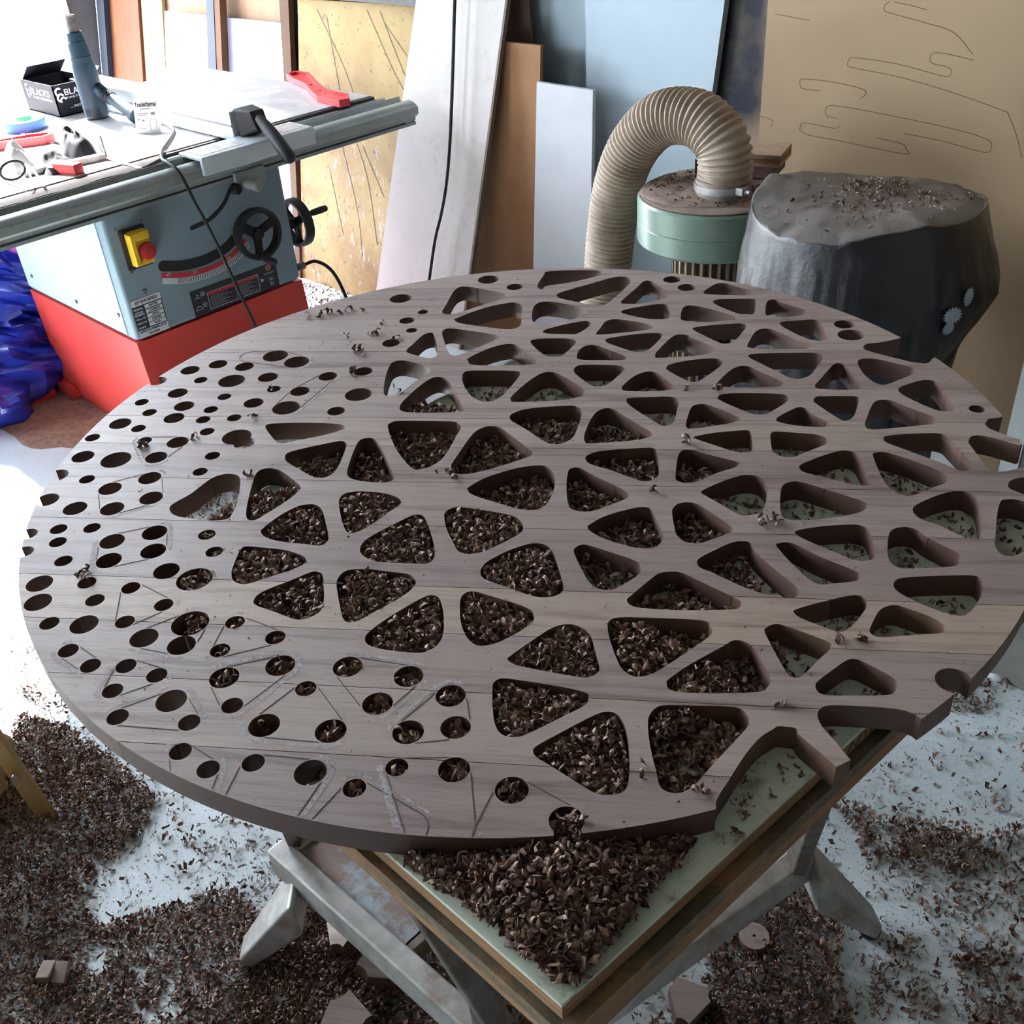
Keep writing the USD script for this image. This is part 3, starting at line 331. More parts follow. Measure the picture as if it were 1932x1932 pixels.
# where shavings lie on the floor and on the bench: weight, outline in millimetres
FLOOR_CHIPS=[[1.0,[[-1607,209],[-1696,289],[-1605,330],[-1422,351],[-1306,358],[-1266,305],[-1252,222],[-1223,171],[-1154,171],[-1108,271],[-1055,343],[-971,344],[-1024,421],[-872,407],[-696,380],[-609,303],[-1032,-79],[-1577,140]]],[0.13,[[-1783,327],[-1732,370],[-1306,388],[-1081,451],[-964,398],[-1062,217],[-1205,162]]],[0.06,[[-1962,384],[-1883,395],[-1695,363],[-1761,307]]],[1.0,[[-974,317],[-980,409],[-922,510],[-817,527],[-535,523],[-460,438],[-771,156]]],[1.0,[[-433,707],[-483,819],[-477,923],[-410,932],[-329,897],[-302,834],[-249,780],[-209,707],[-436,503],[-449,574]]],[0.25,[[-503,552],[-499,736],[-462,899],[-431,796],[-409,636]]],[0.75,[[-473,1088],[-396,1099],[-313,1144],[-244,1177],[-196,1258],[-41,858],[-89,816],[-201,956],[-269,984],[-321,974],[-379,1034]]],[0.55,[[-440,1433],[-403,1482],[-400,1633],[-367,1699],[-312,1558],[-352,1473],[-350,1424],[-403,1396]]],[0.05,[[-485,995],[-404,1298],[-367,1443],[-328,1598],[-41,858],[-214,703],[-292,875]]],[0.35,[[-285,891],[-261,968],[-185,938],[-172,848],[-233,793]]],[0.1,[[-3043,1916],[-2994,2071],[-2696,1929],[-2807,1744]]],[0.7,[[-2264,910],[-2034,1429],[-1165,1484],[-772,985],[-1037,604],[-1513,534]]],[0.5,[[-1352,784],[-906,1155],[-577,737],[-953,471]]]]
BENCH_CHIPS=[[1.0,[[-965,376],[-985,499],[-919,580],[-787,655],[-675,675],[-560,632],[-445,609],[-381,605],[-343,592],[-371,503],[-349,417],[-291,446],[-290,390],[-282,289],[-321,286],[-378,288],[-446,279],[-668,249]]],[0.45,[[-1147,567],[-1008,802],[-717,913],[-596,894],[-437,755],[-348,671],[-315,566],[-293,486],[-291,440],[-620,606]]],[0.1,[[-1162,832],[-778,1114],[-472,1152],[-282,1067],[-209,885],[-230,671],[-262,433],[-375,515],[-611,882]]]]

# ------------------------------------------------------------------ the round walnut top
TC, TZ, TH, TR = np.array([-0.797, 0.781]), 0.688, 0.026, 0.600
disc = Point(0, 0).buffer(TR, quad_segs=90)
cells = [smooth_loop(np.array(c) / 1000.0) for c in CELLS]
holes = [Point(c[0] / 1000, c[1] / 1000).buffer(c[2] / 1000, quad_segs=9) for c in HOLES]
rims = [smooth_loop(np.array(c) / 1000.0) for c in RIM_CUTS]
last = min(HOLES, key=lambda c: math.hypot(c[0] - 429, c[1] + 400))     # the hole that breaks out through the near rim
d = np.array(last[:2]) / np.hypot(*last[:2]); s = np.array([-d[1], d[0]]); c0 = np.array(last[:2]) / 1000; w = last[2] / 1000 * 0.78
holes.append(Polygon([c0 + s * w, c0 - s * w, c0 - s * w + d * 0.1, c0 + s * w + d * 0.1]))
voids = unary_union(cells + holes + rims)
top = disc.difference(voids)
dirv, nrm = np.array([math.cos(W_TURN), math.sin(W_TURN)]), np.array([-math.sin(W_TURN), math.cos(W_TURN)])
SEAMS = [0.7, 0.515, 0.39, 0.27, 0.154, 0.067, -0.007, -0.09, -0.181, -0.289, -0.361, -0.44, -0.522, -0.7]
TONE = [0, 2, 0, 2, 0, 1, 2, 0, 2, 3, 0, 1, 2]
t = Thing('round_tabletop', 'round walnut tabletop pierced by rounded triangular cells and drilled holes, resting on the bench', 'tabletop', (TC[0], TC[1], TZ - TH))
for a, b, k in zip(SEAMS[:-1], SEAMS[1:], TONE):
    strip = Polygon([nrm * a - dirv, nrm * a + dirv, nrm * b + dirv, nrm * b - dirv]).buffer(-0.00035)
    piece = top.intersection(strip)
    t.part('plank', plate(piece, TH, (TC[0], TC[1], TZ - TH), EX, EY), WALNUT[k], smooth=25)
solid = top.buffer(-0.0015)
lines, smear = [], []
for g in LAYOUT:
    pts = np.array(g) / 1000.0
    rad = []
    for p in pts:
        near = min(HOLES, key=lambda c: math.hypot(c[0] - 1000 * p[0], c[1] - 1000 * p[1]))
        hit = math.hypot(near[0] - 1000 * p[0], near[1] - 1000 * p[1]) < 9
        rad.append(near[2] / 1000 if hit else 0.017)
    hull = unary_union([Point(*p).buffer(r) for p, r in zip(pts, rad)]).convex_hull if len(pts) > 1 else Point(*pts[0]).buffer(0.03)
    ring = np.array(hull.exterior.coords)
    lines.append(LineString(ring).buffer(0.00042, quad_segs=1))
    outer = np.array(hull.buffer(0.0045).exterior.coords); n = len(outer)
    for _ in range(2):
        i0 = rng.integers(n); L = int(n * rng.uniform(0.10, 0.28)); seg = np.take(outer, range(i0, i0 + max(L, 6)), axis=0, mode='wrap')
        smear.append(LineString(seg).buffer(rng.uniform(0.0012, 0.0032), quad_segs=1))
t.part('pencil_marks', plate(unary_union(lines).intersection(solid), 0.00025, (TC[0], TC[1], TZ + 0.0001), EX, EY), PENCIL, smooth=False, label='thin dark layout lines', kind='stuff')
t.part('chalk_marks', plate(unary_union(smear).intersection(solid), 0.0002, (TC[0], TC[1], TZ + 0.0002), EX, EY), CHALK, smooth=False, label='white chalk smears', kind='stuff')
TOPZ = TZ

# shavings: curled flakes
def curl(L, w, r, sweep, twist=0.3, n=7, th=0.0005):
    """A curled shaving: a strip w wide bent round r."""
    a = np.linspace(0, sweep, n); rr = r * (1 + 0.12 * a)
    mid = np.stack([rr * np.sin(a), np.zeros(n), rr * (1 - np.cos(a))], 1)
    off = np.linspace(-1, 1, n)[:, None] * twist * w
    V = []
    for s, t_ in ((-1, 0), (1, 0), (1, th), (-1, th)):
        V.append(mid * (1 - t_ / r) + np.array([0, s * w / 2, 0]) + off * EY)
    V = np.stack(V, 1).reshape(-1, 3); F = []
    for i in range(n - 1):
        for j in range(4):
            p, q = i * 4 + j, i * 4 + (j + 1) % 4
            F += [[p, q, q + 4], [p, q + 4, p + 4]]
    F += [[0, 2, 1], [0, 3, 2], [(n - 1) * 4, (n - 1) * 4 + 1, (n - 1) * 4 + 2], [(n - 1) * 4, (n - 1) * 4 + 2, (n - 1) * 4 + 3]]
    V -= V.mean(0)
    return trimesh.Trimesh(V, F, process=False)
FLAKES = [curl(0, 0.0050, 0.0036, 2.8, .5), curl(0, 0.0058, 0.0052, 1.9, .4), curl(0, 0.0034, 0.0026, 4.6, 0.9, 9), curl(0, 0.0036, 0.0090, 1.3, 0.5, 6), curl(0, 0.0020, 0.0110, 1.2, 0.6, 5), curl(0, 0.0078, 0.0060, 1.6, 0.3, 6)]
def quats(n, tilt):
    yaw, a, b = rng.uniform(0, 2 * np.pi, n), rng.normal(0, tilt, n), rng.normal(0, tilt, n)
    flip = rng.random(n) < 0.35; a = a + flip * np.pi
    out = []
    for y, p, q in zip(yaw, a, b):
        Q = Gf.Rotation(Gf.Vec3d(1, 0, 0), math.degrees(p)) * Gf.Rotation(Gf.Vec3d(0, 1, 0), math.degrees(q)) * Gf.Rotation(Gf.Vec3d(0, 0, 1), math.degrees(y))
        Q = Q.GetQuat(); out.append(Gf.Quath(Q.GetReal(), *Q.GetImaginary()))
    return out
def scatter(name, P, label, scale=(0.55, 1.2), tilt=0.7, cat_='shavings', mats=(0, 1, 2, 3, 0, 1), weights=(.24, .18, .22, .14, .14, .08)):
    P = np.asarray(P, float)
    pi = UsdGeom.PointInstancer.Define(stage, path_for('/World', name)); tag(pi.GetPrim(), label, cat_, kind='stuff')
    paths = []
    for i, m in enumerate(FLAKES):
        p = f'{pi.GetPath()}/flake' + (f'_{i:03d}' if i else '')
        usdkit.mesh(stage, p, m, CHIP[mats[i]], smooth=True); paths.append(p)
    pi.CreatePrototypesRel().SetTargets([Sdf.Path(p) for p in paths])
    n = len(P); s = rng.uniform(*scale, n)
    pi.CreateProtoIndicesAttr(Vt.IntArray.FromNumpy(rng.choice(6, n, p=weights).astype(np.int32)))
    pi.CreatePositionsAttr(Vt.Vec3fArray.FromNumpy(P.astype(np.float32)))
    pi.CreateOrientationsAttr(quats(n, tilt))
    pi.CreateScalesAttr(Vt.Vec3fArray.FromNumpy(np.repeat(s[:, None], 3, 1).astype(np.float32)))
def sample(poly, n):
    x0, y0, x1, y1 = poly.bounds; P = np.c_[rng.uniform(x0, x1, n), rng.uniform(y0, y1, n)]
    return P[shapely.contains_xy(poly, P[:, 0], P[:, 1])]

# ------------------------------------------------------------------ the bench under it
MX0, MX1, MY0, MY1, MZ = -1.013, -0.243, 0.280, 1.06, TZ - TH
t = Thing('folding_workbench', 'low folding workbench with splayed steel feet and a pale mint top under the round tabletop', 'workbench', (-0.62, 0.62, 0))
mint = Polygon([(MX0, .283), (-.281, .276), (-.217, MY1), (MX0, MY1)])
edge_dir = np.array([.064, .784, 0]) / np.hypot(.064, .784); edge_out = np.array([edge_dir[1], -edge_dir[0], 0])
def grown(l, f, r): return Polygon([(MX0 - l, .283 - f), (-.281 + r, .276 - f), (-.217 + r, MY1 - .004), (MX0 - l, MY1 - .004)])
dogs = [Point(*p).buffer(r) for p, r in [((-0.33, 0.93), .010), ((-0.44, 0.83), .011), ((-0.36, 0.76), .009), ((-0.62, 0.9), .012), ((-0.80, 0.62), .012), ((-0.72, 0.78), .010), ((-0.50, 0.95), .011), ((-0.40, 0.62), .010), ((-0.9, 0.8), .01), ((-0.55, 0.72), .012)]]
mint = mint.difference(unary_union(dogs))
t.part('top_board', plate(mint, 0.004, (0, 0, MZ - 0.004), EX, EY), MINT, smooth=False, label='pale mint painted top with drilled holes')
t.part('top_board_core', plate(mint, 0.0145, (0, 0, MZ - 0.0186), EX, EY), PLY_EDGE, smooth=False)
t.part('lower_board', plate(grown(0, .006, .009), 0.015, (0, 0, MZ - 0.0385), EX, EY), DUSTY_EDGE, smooth=False)
t.part('jaw_board', plate(grown(-.02, .002, .008), 0.018, (0, 0, MZ - 0.0575), EX, EY), PLY_EDGE, smooth=False)
for P in ([(0, .2), (.1, 1), (.35, .0), (.55, 1)], [(.75, .2), (.75, .8)], [(.95, .75), (1.05, .7), (1.05, .2), (.95, .2)], [(1.2, .85), (1.5, .85), (1.3, .5), (1.55, .2)]):
    t.part('pencil_mark', ribbon(np.array(P) * (0.033, 0.013), 0.0016, np.array([-.2525, .622, MZ - 0.017]) + edge_out * .0002, edge_dir, EZ), PENCIL, smooth=False)
# lower frame: two channel beams, a dusty step plate, splayed feet, upright legs and braces
FZ = 0.20
t.part('frame_beam', beam((-0.915, 0.371, FZ - 0.02), (-0.50, 0.381, FZ - 0.02), 0.03, 0.05, bev=0.004), STEEL, smooth=30)
t.part('frame_beam', beam((-0.370, 0.83, FZ - 0.02), (-0.475, 0.345, FZ - 0.02), 0.03, 0.045, bev=0.004), STEEL, smooth=30)
t.part('frame_beam', beam((-0.90, 0.86, FZ - 0.02), (-0.37, 0.84, FZ - 0.02), 0.03, 0.045, bev=0.004), STEEL, smooth=30)
t.part('frame_beam', beam((-0.90, 0.375, FZ - 0.02), (-0.885, 0.86, FZ - 0.02), 0.03, 0.045, bev=0.004), STEEL, smooth=30)
t.part('step_plate', bx(-0.90, -0.665, 0.385, 0.60, FZ - 0.012, FZ - 0.004, 0.002), surf('dusty_plate', srgb(150, 162, 168), srgb(140, 150, 156), rough=0.5, metal=0.3, dust=srgb(126, 108, 98), dscale=16, dlo=0.40, dhi=0.52), smooth=30, label='dusty step plate')
t.part('step_flange', bx(-0.672, -0.655, 0.385, 0.60, FZ - 0.035, FZ - 0.004, 0.002), STEEL_DARK, smooth=30)
for y in (0.447, 0.505):
    t.part('rod', tube([(-0.735, y, FZ + 0.004), (-0.60, y + 0.03, FZ + 0.004)], 0.006), STEEL, smooth=40)
def foot(top_, toe, wide):
    a, b = np.array(top_), np.array(toe); d = (b - a) * (1, 1, 0); d /= np.linalg.norm(d); s = np.array([-d[1], d[0], 0]); out = []
    hull = [m3.Manifold.sphere(0.006, 10).translate(p) for p in [a + s * wide + (0, 0, 0.0), a - s * wide, a + s * wide - (0, 0, 0.055), a - s * wide - (0, 0, 0.055) , b + s * wide * .45 + (0, 0, .035), b - s * wide * .45 + (0, 0, .035), b + s * wide * .35 + (0, 0, .012), b - s * wide * .35 + (0, 0, .012)]]
    return m3.Manifold.batch_hull(hull)
for a, b in [((-0.36, 0.835, FZ - .012), (-0.298, 0.916, 0.0)), ((-0.865, 0.36, FZ - .03), (-0.932, 0.292, 0.0)), ((-0.88, 0.85, FZ - .02), (-0.96, 0.93, 0.0)), ((-0.44, 0.37, FZ - .02), (-0.36, 0.28, 0.0))]:
    p = t.part('foot', foot(a, b, 0.034), STEEL, smooth=35)
    t.part('rubber_pad', lathe([(0.0, 0), (0.014, 0), (0.015, 0.006), (0.011, 0.014), (0, 0.014)], at=(b[0], b[1], 0.0)), RUBBER, under=p)
for a, b, w in [((-0.268, 0.615, MZ - .06), (-0.378, 0.822, FZ - .03), .030), ((-0.47, 0.335, MZ - .06), (-0.505, 0.372, FZ - .02), .014), ((-0.95, 0.38, MZ - .06), (-0.90, 0.40, FZ - .03), .035), ((-0.95, 0.95, MZ - .06), (-0.88, 0.85, FZ - .03), .035)]:
    t.part('leg', beam(a, b, 0.018, w, up=(0.7, -0.7, 0), bev=0.003), STEEL_DARK, smooth=30)
t.part('post', beam((-0.655, 0.505, FZ + 0.24), (-0.655, 0.49, 0.06), 0.022, 0.022, up=(1, 0, 0), bev=0.003), STEEL, smooth=30)
t.part('brace', beam((-0.482, 0.318, MZ - 0.065), (-0.505, 0.40, 0.205), 0.020, 0.016, up=(1, 0, 0), bev=0.003), STEEL_DARK, smooth=30)
t.part('brace', beam((-0.50, 0.30, MZ - 0.062), (-0.44, 0.37, 0.23), 0.024, 0.016, up=(1, 0, 0), bev=0.003), STEEL_DARK, smooth=30)
for p in [(-0.885, 0.367, FZ - 0.02), (-0.62, 0.372, FZ - 0.02), (-0.372, 0.80, FZ - 0.012)]:
    t.part('bolt', lathe([(0, 0), (0.007, 0), (0.007, 0.003), (0.004, 0.006), (0, 0.006)], axis=(0.2, -1, 0), at=p), STEEL, smooth=40)
RUST = surf('orange_stain', srgb(190, 74, 46), srgb(170, 64, 40), rough=0.7)
for p, r in [((-0.352, 0.352), .022), ((-0.40, 0.565), .028)]:
    t.part('paint_spot', plate(Polygon([(p[0] + r * (0.7 + .3 * math.sin(3 * a + p[0] * 9)) * math.cos(a), p[1] + .6 * r * (0.8 + .2 * math.cos(5 * a)) * math.sin(a)) for a in np.linspace(0, 2 * np.pi, 24, endpoint=False)]), 0.0004, (0, 0, MZ), EX, EY), RUST, smooth=False, label='spot of orange paint')

# loose shavings on the bench, banked up in the holes and in a heap at its open corner
P, PT = [], []
solid_xy = affinity.translate(top.buffer(0.003), TC[0], TC[1]); disc_xy = affinity.translate(disc, TC[0], TC[1]); mintp = mint.buffer(-.005)
for w, poly in BENCH_CHIPS:
    pl = Polygon(np.array(poly) / 1000.0).buffer(0).intersection(mintp)
    q = sample(pl, int(105000 * w * (pl.envelope.area)))
    q = q[~shapely.contains_xy(solid_xy, q[:, 0], q[:, 1])]
    if not len(q): continue
    inside = shapely.contains_xy(disc_xy, q[:, 0], q[:, 1])
    away = np.clip(shapely.distance(shapely.points(q), solid_xy) / 0.03, 0, 1)
    heapy = np.exp(-(((q[:, 0] + 0.34) / 0.07) ** 2 + ((q[:, 1] - 0.345) / 0.05) ** 2))
    hgt = np.where(inside, 0.020 * w, 0.003 + 0.020 * heapy * (w > .8))
    for lay in range(3 if w > .8 else 1):
        z = MZ + 0.003 + rng.random(len(q)) * hgt
        jit = rng.normal(0, 0.001, q.shape)
        (P if w > .2 else PT).append(np.c_[q + jit, z])
P = np.vstack(P); P = P[(shapely.contains_xy(mintp, P[:, 0], P[:, 1])) & ~shapely.contains_xy(solid_xy, P[:, 0], P[:, 1])]
if len(P) > 34000: P = P[rng.permutation(len(P))[:34000]]
N_BENCH = len(P)
PT = np.vstack(PT + PT)
scatter('bench_chips', PT + np.c_[rng.normal(0, .002, (len(PT), 2)), np.full(len(PT), -.002)], 'small thin walnut chips strewn over the right half of the mint bench top', scale=(0.25, 0.75), tilt=0.35, cat_='chips')
scatter('bench_shavings', P, 'walnut shavings heaped on the mint bench top and in the cut holes', scale=(0.6, 1.25), tilt=0.8)

# shavings over the floor
P = []
under = rect(-0.8, 0.4, -0.4, 0.9)
for w, poly in FLOOR_CHIPS:
    pl = Polygon(np.array(poly) / 1000.0).buffer(0).intersection(rect(XL + .1, YF + .1, XR - .1, 2.1))
    q = sample(pl, int(62000 * w * pl.envelope.area))
    mask = meshkit.fbm(np.c_[q * 7.0, np.full(len(q), 3.3)], 4, 11); fine = meshkit.fbm(np.c_[q * 28.0, np.full(len(q), 1.3)], 3, 5)
    th = {True: 0.36, False: 0.47}[w >= 0.9]
    q = q[(0.6 * mask + 0.4 * fine > th) | (rng.random(len(q)) < (0.25 if w < .9 else .12))]
    m2 = meshkit.fbm(np.c_[q * 7.0, np.full(len(q), 3.3)], 4, 11)
    z = 0.003 + rng.random(len(q)) ** 1.3 * (0.006 + (w >= 0.7) * np.clip(m2 - 0.38, 0, 1) * 0.09)
    P.append(np.c_[q, z])
P = np.vstack(P); N_FLOOR = len(P)
if len(P) > 110000: P = P[rng.permutation(len(P))[:110000]]
scatter('floor_shavings', P, 'walnut shavings spread in drifts over the pale painted floor', scale=(0.40, 1.05), tilt=0.6)
q = []
for w, poly in FLOOR_CHIPS:
    pl = Polygon(np.array(poly) / 1000.0).buffer(.06).intersection(rect(XL + .1, YF + .1, XR - .1, 2.1)); q.append(sample(pl, int(9000 * min(1, w + .25) * pl.envelope.area)))
q = np.vstack(q)
scatter('floor_crumbs', np.c_[q, np.full(len(q), .0008)], 'fine walnut crumbs sprinkled over the painted floor between the drifts', scale=(0.10, 0.35), tilt=0.25, cat_='crumbs')
# finer crumbs on the top itself
q = sample(affinity.translate(top.buffer(-0.004), TC[0], TC[1]), 2600); keep = meshkit.fbm(np.c_[q * 9.0, np.zeros(len(q))], 3, 4) + 0.10 * (q[:, 0] + q[:, 1]) > 0.55
q = q[keep | (rng.random(len(q)) < 0.08)][:420]
scatter('tabletop_crumbs', np.c_[q, np.full(len(q), TOPZ + 0.0008)], 'tiny walnut crumbs sprinkled on the round tabletop', scale=(0.08, 0.25), tilt=0.3, cat_='crumbs')
CL = surf('shaving_single', srgb(124, 98, 84), srgb(94, 72, 62), rough=0.55, scale=200)
topsolid = affinity.translate(top, TC[0], TC[1])
ROW, TUFT = 'dark curl in the short row at the back edge nearest the saw', 'dark curl in the loose cluster among the small back holes'
WHICH = {13: 'small dark curl at a tiny hole near the far left rim', 14: 'dark curl beside the paired holes left of the heart shaped hole', 15: 'largest dark curl, hanging over a hole near the left rim', 17: 'small reddish curl just right of a shavings filled hole on the left', 18: 'small reddish curl by the single hole above the long thin cell', 19: 'dark curl caught in a small hole among the back left holes', 20: 'dark curl at the hole beside the hose stripes cell', 21: 'twisted curl at the left tip of a cell in the middle of the top',
  23: 'tangle of curls with an orange flake right of the middle, its left piece', 24: 'tangle of curls with an orange flake right of the middle, its middle piece', 25: 'tangle of curls right of the middle, its rightmost piece', 26: 'knotted pale curl on the rib right of centre, behind the tangle', 27: 'small curl on the far plank seam, left of a pair', 28: 'small curl on the far plank seam, right of a pair', 29: 'pale square chip on the light plank at lower right, the left of two', 30: 'pale square chip on the light plank at lower right, the right of two',
  31: 'flat chip on the rib left of the pointed notch at lower right', 32: 'chip on the thin rib between the two largest near cells', 33: 'upright chip near the near right corner of the top', 34: 'curl at the edge of the hole just left of the nearest large cell', 35: 'curl at the lip of the hole broken through the near rim', 36: 'dark clump on the rib between the two hose stripes cells', 37: 'dark curl above the leftmost triangular cell', 38: 'thin splinter on the rib right of the middle cells'}
for i, (x, y) in enumerate(CRUMBS):
    if i in (16, 22): continue
    lab = ROW if i < 6 else TUFT if i < 13 else WHICH[i]; big = 1.5 if i in (15, 21, 24) else 1.0
    c = np.array([TC[0] + x / 1000, TC[1] + y / 1000]); ms = []
    for k in range(rng.integers(2, 4) + (i in (15, 21)) * 3):
        m = curl(0, rng.uniform(.004, .007), rng.uniform(.0028, .0045), rng.uniform(1.8, 4.8), rng.uniform(0.1, .8), 9)
        m.apply_transform(T.rotation_matrix(rng.normal(0, .6), EX) @ T.rotation_matrix(rng.uniform(0, 6.28), EZ)); m.apply_transform(T.rotation_matrix(rng.uniform(0, 6.28), EZ))
        m.apply_scale(rng.uniform(.6, .95)); m.vertices += [c[0] + rng.normal(0, .004 * big), c[1] + rng.normal(0, .004 * big), 0]; m.vertices[:, 2] += TOPZ - m.vertices[:, 2].min() - 0.0003; ms.append(m)
    single('wood_shaving', cat(*ms), CL, lab, 'shaving', smooth=True, group='curls in the row by the saw' if i < 6 else 'curls in the cluster by the saw' if i < 13 else None)

# ------------------------------------------------------------------ the saw bench
GREY = surf('blue_grey_enamel', srgb(124, 142, 152), srgb(118, 136, 146), rough=0.45, scale=4, spec=0.4)
RED = surf('red_enamel', srgb(214, 72, 64), srgb(204, 62, 56), rough=0.42, scale=4)
IRON = surf('cast_iron_table', srgb(178, 177, 181), srgb(164, 163, 167), rough=0.5, scale=6, dust=srgb(190, 185, 182), dscale=16)
GAP_SHADE = surf('edge_gap_shade', srgb(52, 48, 50), rough=0.7)
ALU = surf('rail_aluminium', srgb(150, 158, 156), srgb(136, 144, 142), rough=0.42, metal=0.4, scale=12, stretch=(1, 1, 20), dust=srgb(134, 124, 116), dscale=22, dlo=0.58, dhi=0.72)
FENCE = surf('fence_aluminium', srgb(206, 214, 218), srgb(196, 204, 208), rough=0.4, metal=0.2)
BLACK = surf('black_plastic', srgb(34, 34, 38), srgb(28, 28, 32), rough=0.55, spec=0.3)
YEL = surf('yellow_plastic', srgb(226, 176, 40), rough=0.42)
REDBTN = surf('red_button', srgb(176, 40, 44), rough=0.4)
LABELW = surf('label_silver', srgb(196, 200, 206), rough=0.5)
LABELB = surf('label_black', srgb(40, 40, 48), rough=0.5)
SX, SY0, SY1, SXB, SZ = -2.35, 0.992, 1.500, -2.965, 0.70
saw = Thing('table_saw', 'grey and red cabinet table saw with long aluminium front rail and two black handwheels', 'table saw', (-2.65, 1.25, 0))
cab = saw.part('cabinet', bx(SXB, SX, SY0, SY1, 0.322, 0.665, 0.012), GREY, smooth=40)
v0 = bx(SXB + .002, SX - .001, SY0, SY1, 0.0, 0.319); 
v0.vertices[(v0.vertices[:, 2] < .01) & (v0.vertices[:, 0] > -2.5), 0] += 0.03
v0.vertices[(v0.vertices[:, 2] < .01) & (v0.vertices[:, 0] < -2.8), 0] += 0.02
saw.part('base', v0, RED, smooth=False, label='red painted base')
saw.part('base_foot', bx(-2.94, -2.85, SY0 - .022, SY0 - 0.001, 0.0, 0.045), RED, smooth=False)
saw.part('side_panel', bx(SXB + .015, SX - .035, SY0 - 0.003, SY0 + .002, 0.335, 0.655), surf('side_enamel', srgb(176, 190, 196), rough=0.45), smooth=False)
for x, z in ((-2.90, 0.375), (-2.64, 0.362), (-2.40, 0.385)):
    saw.part('screw', lathe([(0, 0), (0.006, 0), (0.005, 0.003), (0, 0.004)], axis=(0, -1, 0), at=(x, SY0 - 0.003, z), seg=12), STEEL_DARK, smooth=False)
# table in three plates, the middle one with two grooves
TX0, TX1 = -3.39, -2.50
mid = cat(*[bx(TX0, TX1, a, b, SZ - .03, SZ) for a, b in ((.905, 1.148), (1.164, 1.271), (1.279, 1.642))], bx(TX0, TX1, .905, 1.642, SZ - .034, SZ - .008))
saw.part('table_plate', mid, IRON, smooth=False)
saw.part('table_plate', bx(TX0, TX1, 0.79, .903, SZ - .03, SZ, .002), IRON, smooth=30)
saw.part('table_plate', bx(TX0, TX1, 1.644, 1.944, SZ - .03, SZ, .002), IRON, smooth=30)
saw.part('table_edge', bx(TX1 + .0005, TX1 + .012, 0.79, 1.946, SZ - .04, SZ - 0.003), GAP_SHADE, smooth=False, label='dark strip painted for the table front edge and its gap shadow')  # filler strip: edge tone with the gap shadow put into its colour
saw.part('groove_bar', bx(-2.72, -2.42, 1.1505, 1.1615, SZ - 0.007, SZ + 0.001, .001), STEEL, smooth=30)
prof = [(-2.487, .632), (-2.487, .690), (-2.470, .690), (-2.462, .665), (-2.425, .664), (-2.412, .700), (-2.404, .702), (-2.392, .672), (-2.385, .688), (-2.365, .697), (-2.342, .693), (-2.327, .682), (-2.327, .664), (-2.336, .656), (-2.343, .654), (-2.343, .645), (-2.347, .645), (-2.347, .640), (-2.343, .640), (-2.343, .632)]
m = trimesh.creation.extrude_polygon(Polygon(prof), 1.37); M = np.eye(4); M[:3, 0], M[:3, 1], M[:3, 2], M[:3, 3] = EX, EZ, EY, (0, 0.60, 0)
m.apply_transform(M); m.invert()
rail = saw.part('front_rail', m, ALU, smooth=35)
saw.part('rail_slot', bx(-2.3445, -2.3425, 0.60, 1.93, .6405, .6455), RUBBER, smooth=False, under=rail)
dy = np.linspace(.62, 1.24, 40); wob = (meshkit.fbm(np.c_[dy * 22, 0 * dy, 0 * dy], 3, 2) - .5) * .022; taper = np.clip((1.25 - dy) / .10, .15, 1)
DV = np.array([p for y, w_, k in zip(dy, wob, taper) for p in ((-2.486, y, .6975), (-2.47 + .052 * k + w_, y, .7005), (-2.47 + .052 * k + w_, y, .6915), (-2.486, y, .690))])
DF = [[i * 4 + a, i * 4 + (a + 1) % 4, (i + 1) * 4 + (a + 1) % 4, (i + 1) * 4 + a] for i in range(39) for a in range(4)] + [[0, 3, 2, 1], [156, 157, 158, 159]]
saw.part('dust_strip', (DV, np.array(DF)), surf('caked_dust', srgb(70, 62, 60), srgb(88, 74, 68), rough=0.9, scale=30, bump=.5), smooth=False, under=rail, label='caked dark dust in the rail channel')
# fence with its clamp head and lever
fe = saw.part('fence', cat(bx(-3.30, -2.42, 1.425, 1.445, SZ + .001, .772, .002), bx(-3.30, -2.42, 1.445, 1.50, SZ + .012, .774, .002)), FENCE, smooth=30)
saw.part('fence_groove', bx(-3.28, -2.42, 1.4235, 1.4252, .735, .740), surf('groove_shadow_strip', srgb(120, 130, 138), rough=0.5), smooth=False, under=fe)
saw.part('fence_label', bx(-2.95, -2.72, 1.462, 1.478, .774, .7745), surf('fence_label', srgb(96, 96, 104), rough=0.5), smooth=False, under=fe)
hd = saw.part('clamp_head', cat(bx(-2.42, -2.318, 1.262, 1.60, .702, .712, .003), bx(-2.326, -2.314, 1.262, 1.60, .668, .712, .003)), FENCE, smooth=30)
for a, b in ((1.275, 1.40), (1.52, 1.59)):
    saw.part('scale_plate', bx(-2.405, -2.335, a, b, .7121, .7127), surf('scale_plate', srgb(214, 210, 206), srgb(170, 160, 156), rough=0.4, scale=60), smooth=False, under=hd)
saw.part('lever_bracket', m3.Manifold.batch_hull([m3.Manifold.sphere(.006, 10).translate(p) for p in [(-2.415, 1.440, .772), (-2.415, 1.492, .772), (-2.36, 1.452, .770), (-2.36, 1.482, .770), (-2.40, 1.440, .716), (-2.40, 1.490, .716), (-2.345, 1.452, .735), (-2.345, 1.480, .735)]]), BLACK, smooth=35)
saw.part('lever_grip', tube([(-2.345, 1.462, .758), (-2.315, 1.459, .742), (-2.28, 1.454, .725), (-2.235, 1.447, .697), (-2.212, 1.444, .683), (-2.206, 1.443, .679)], [.012, .0155, .0165, .0175, .017, .011], 16), BLACK, smooth=50)
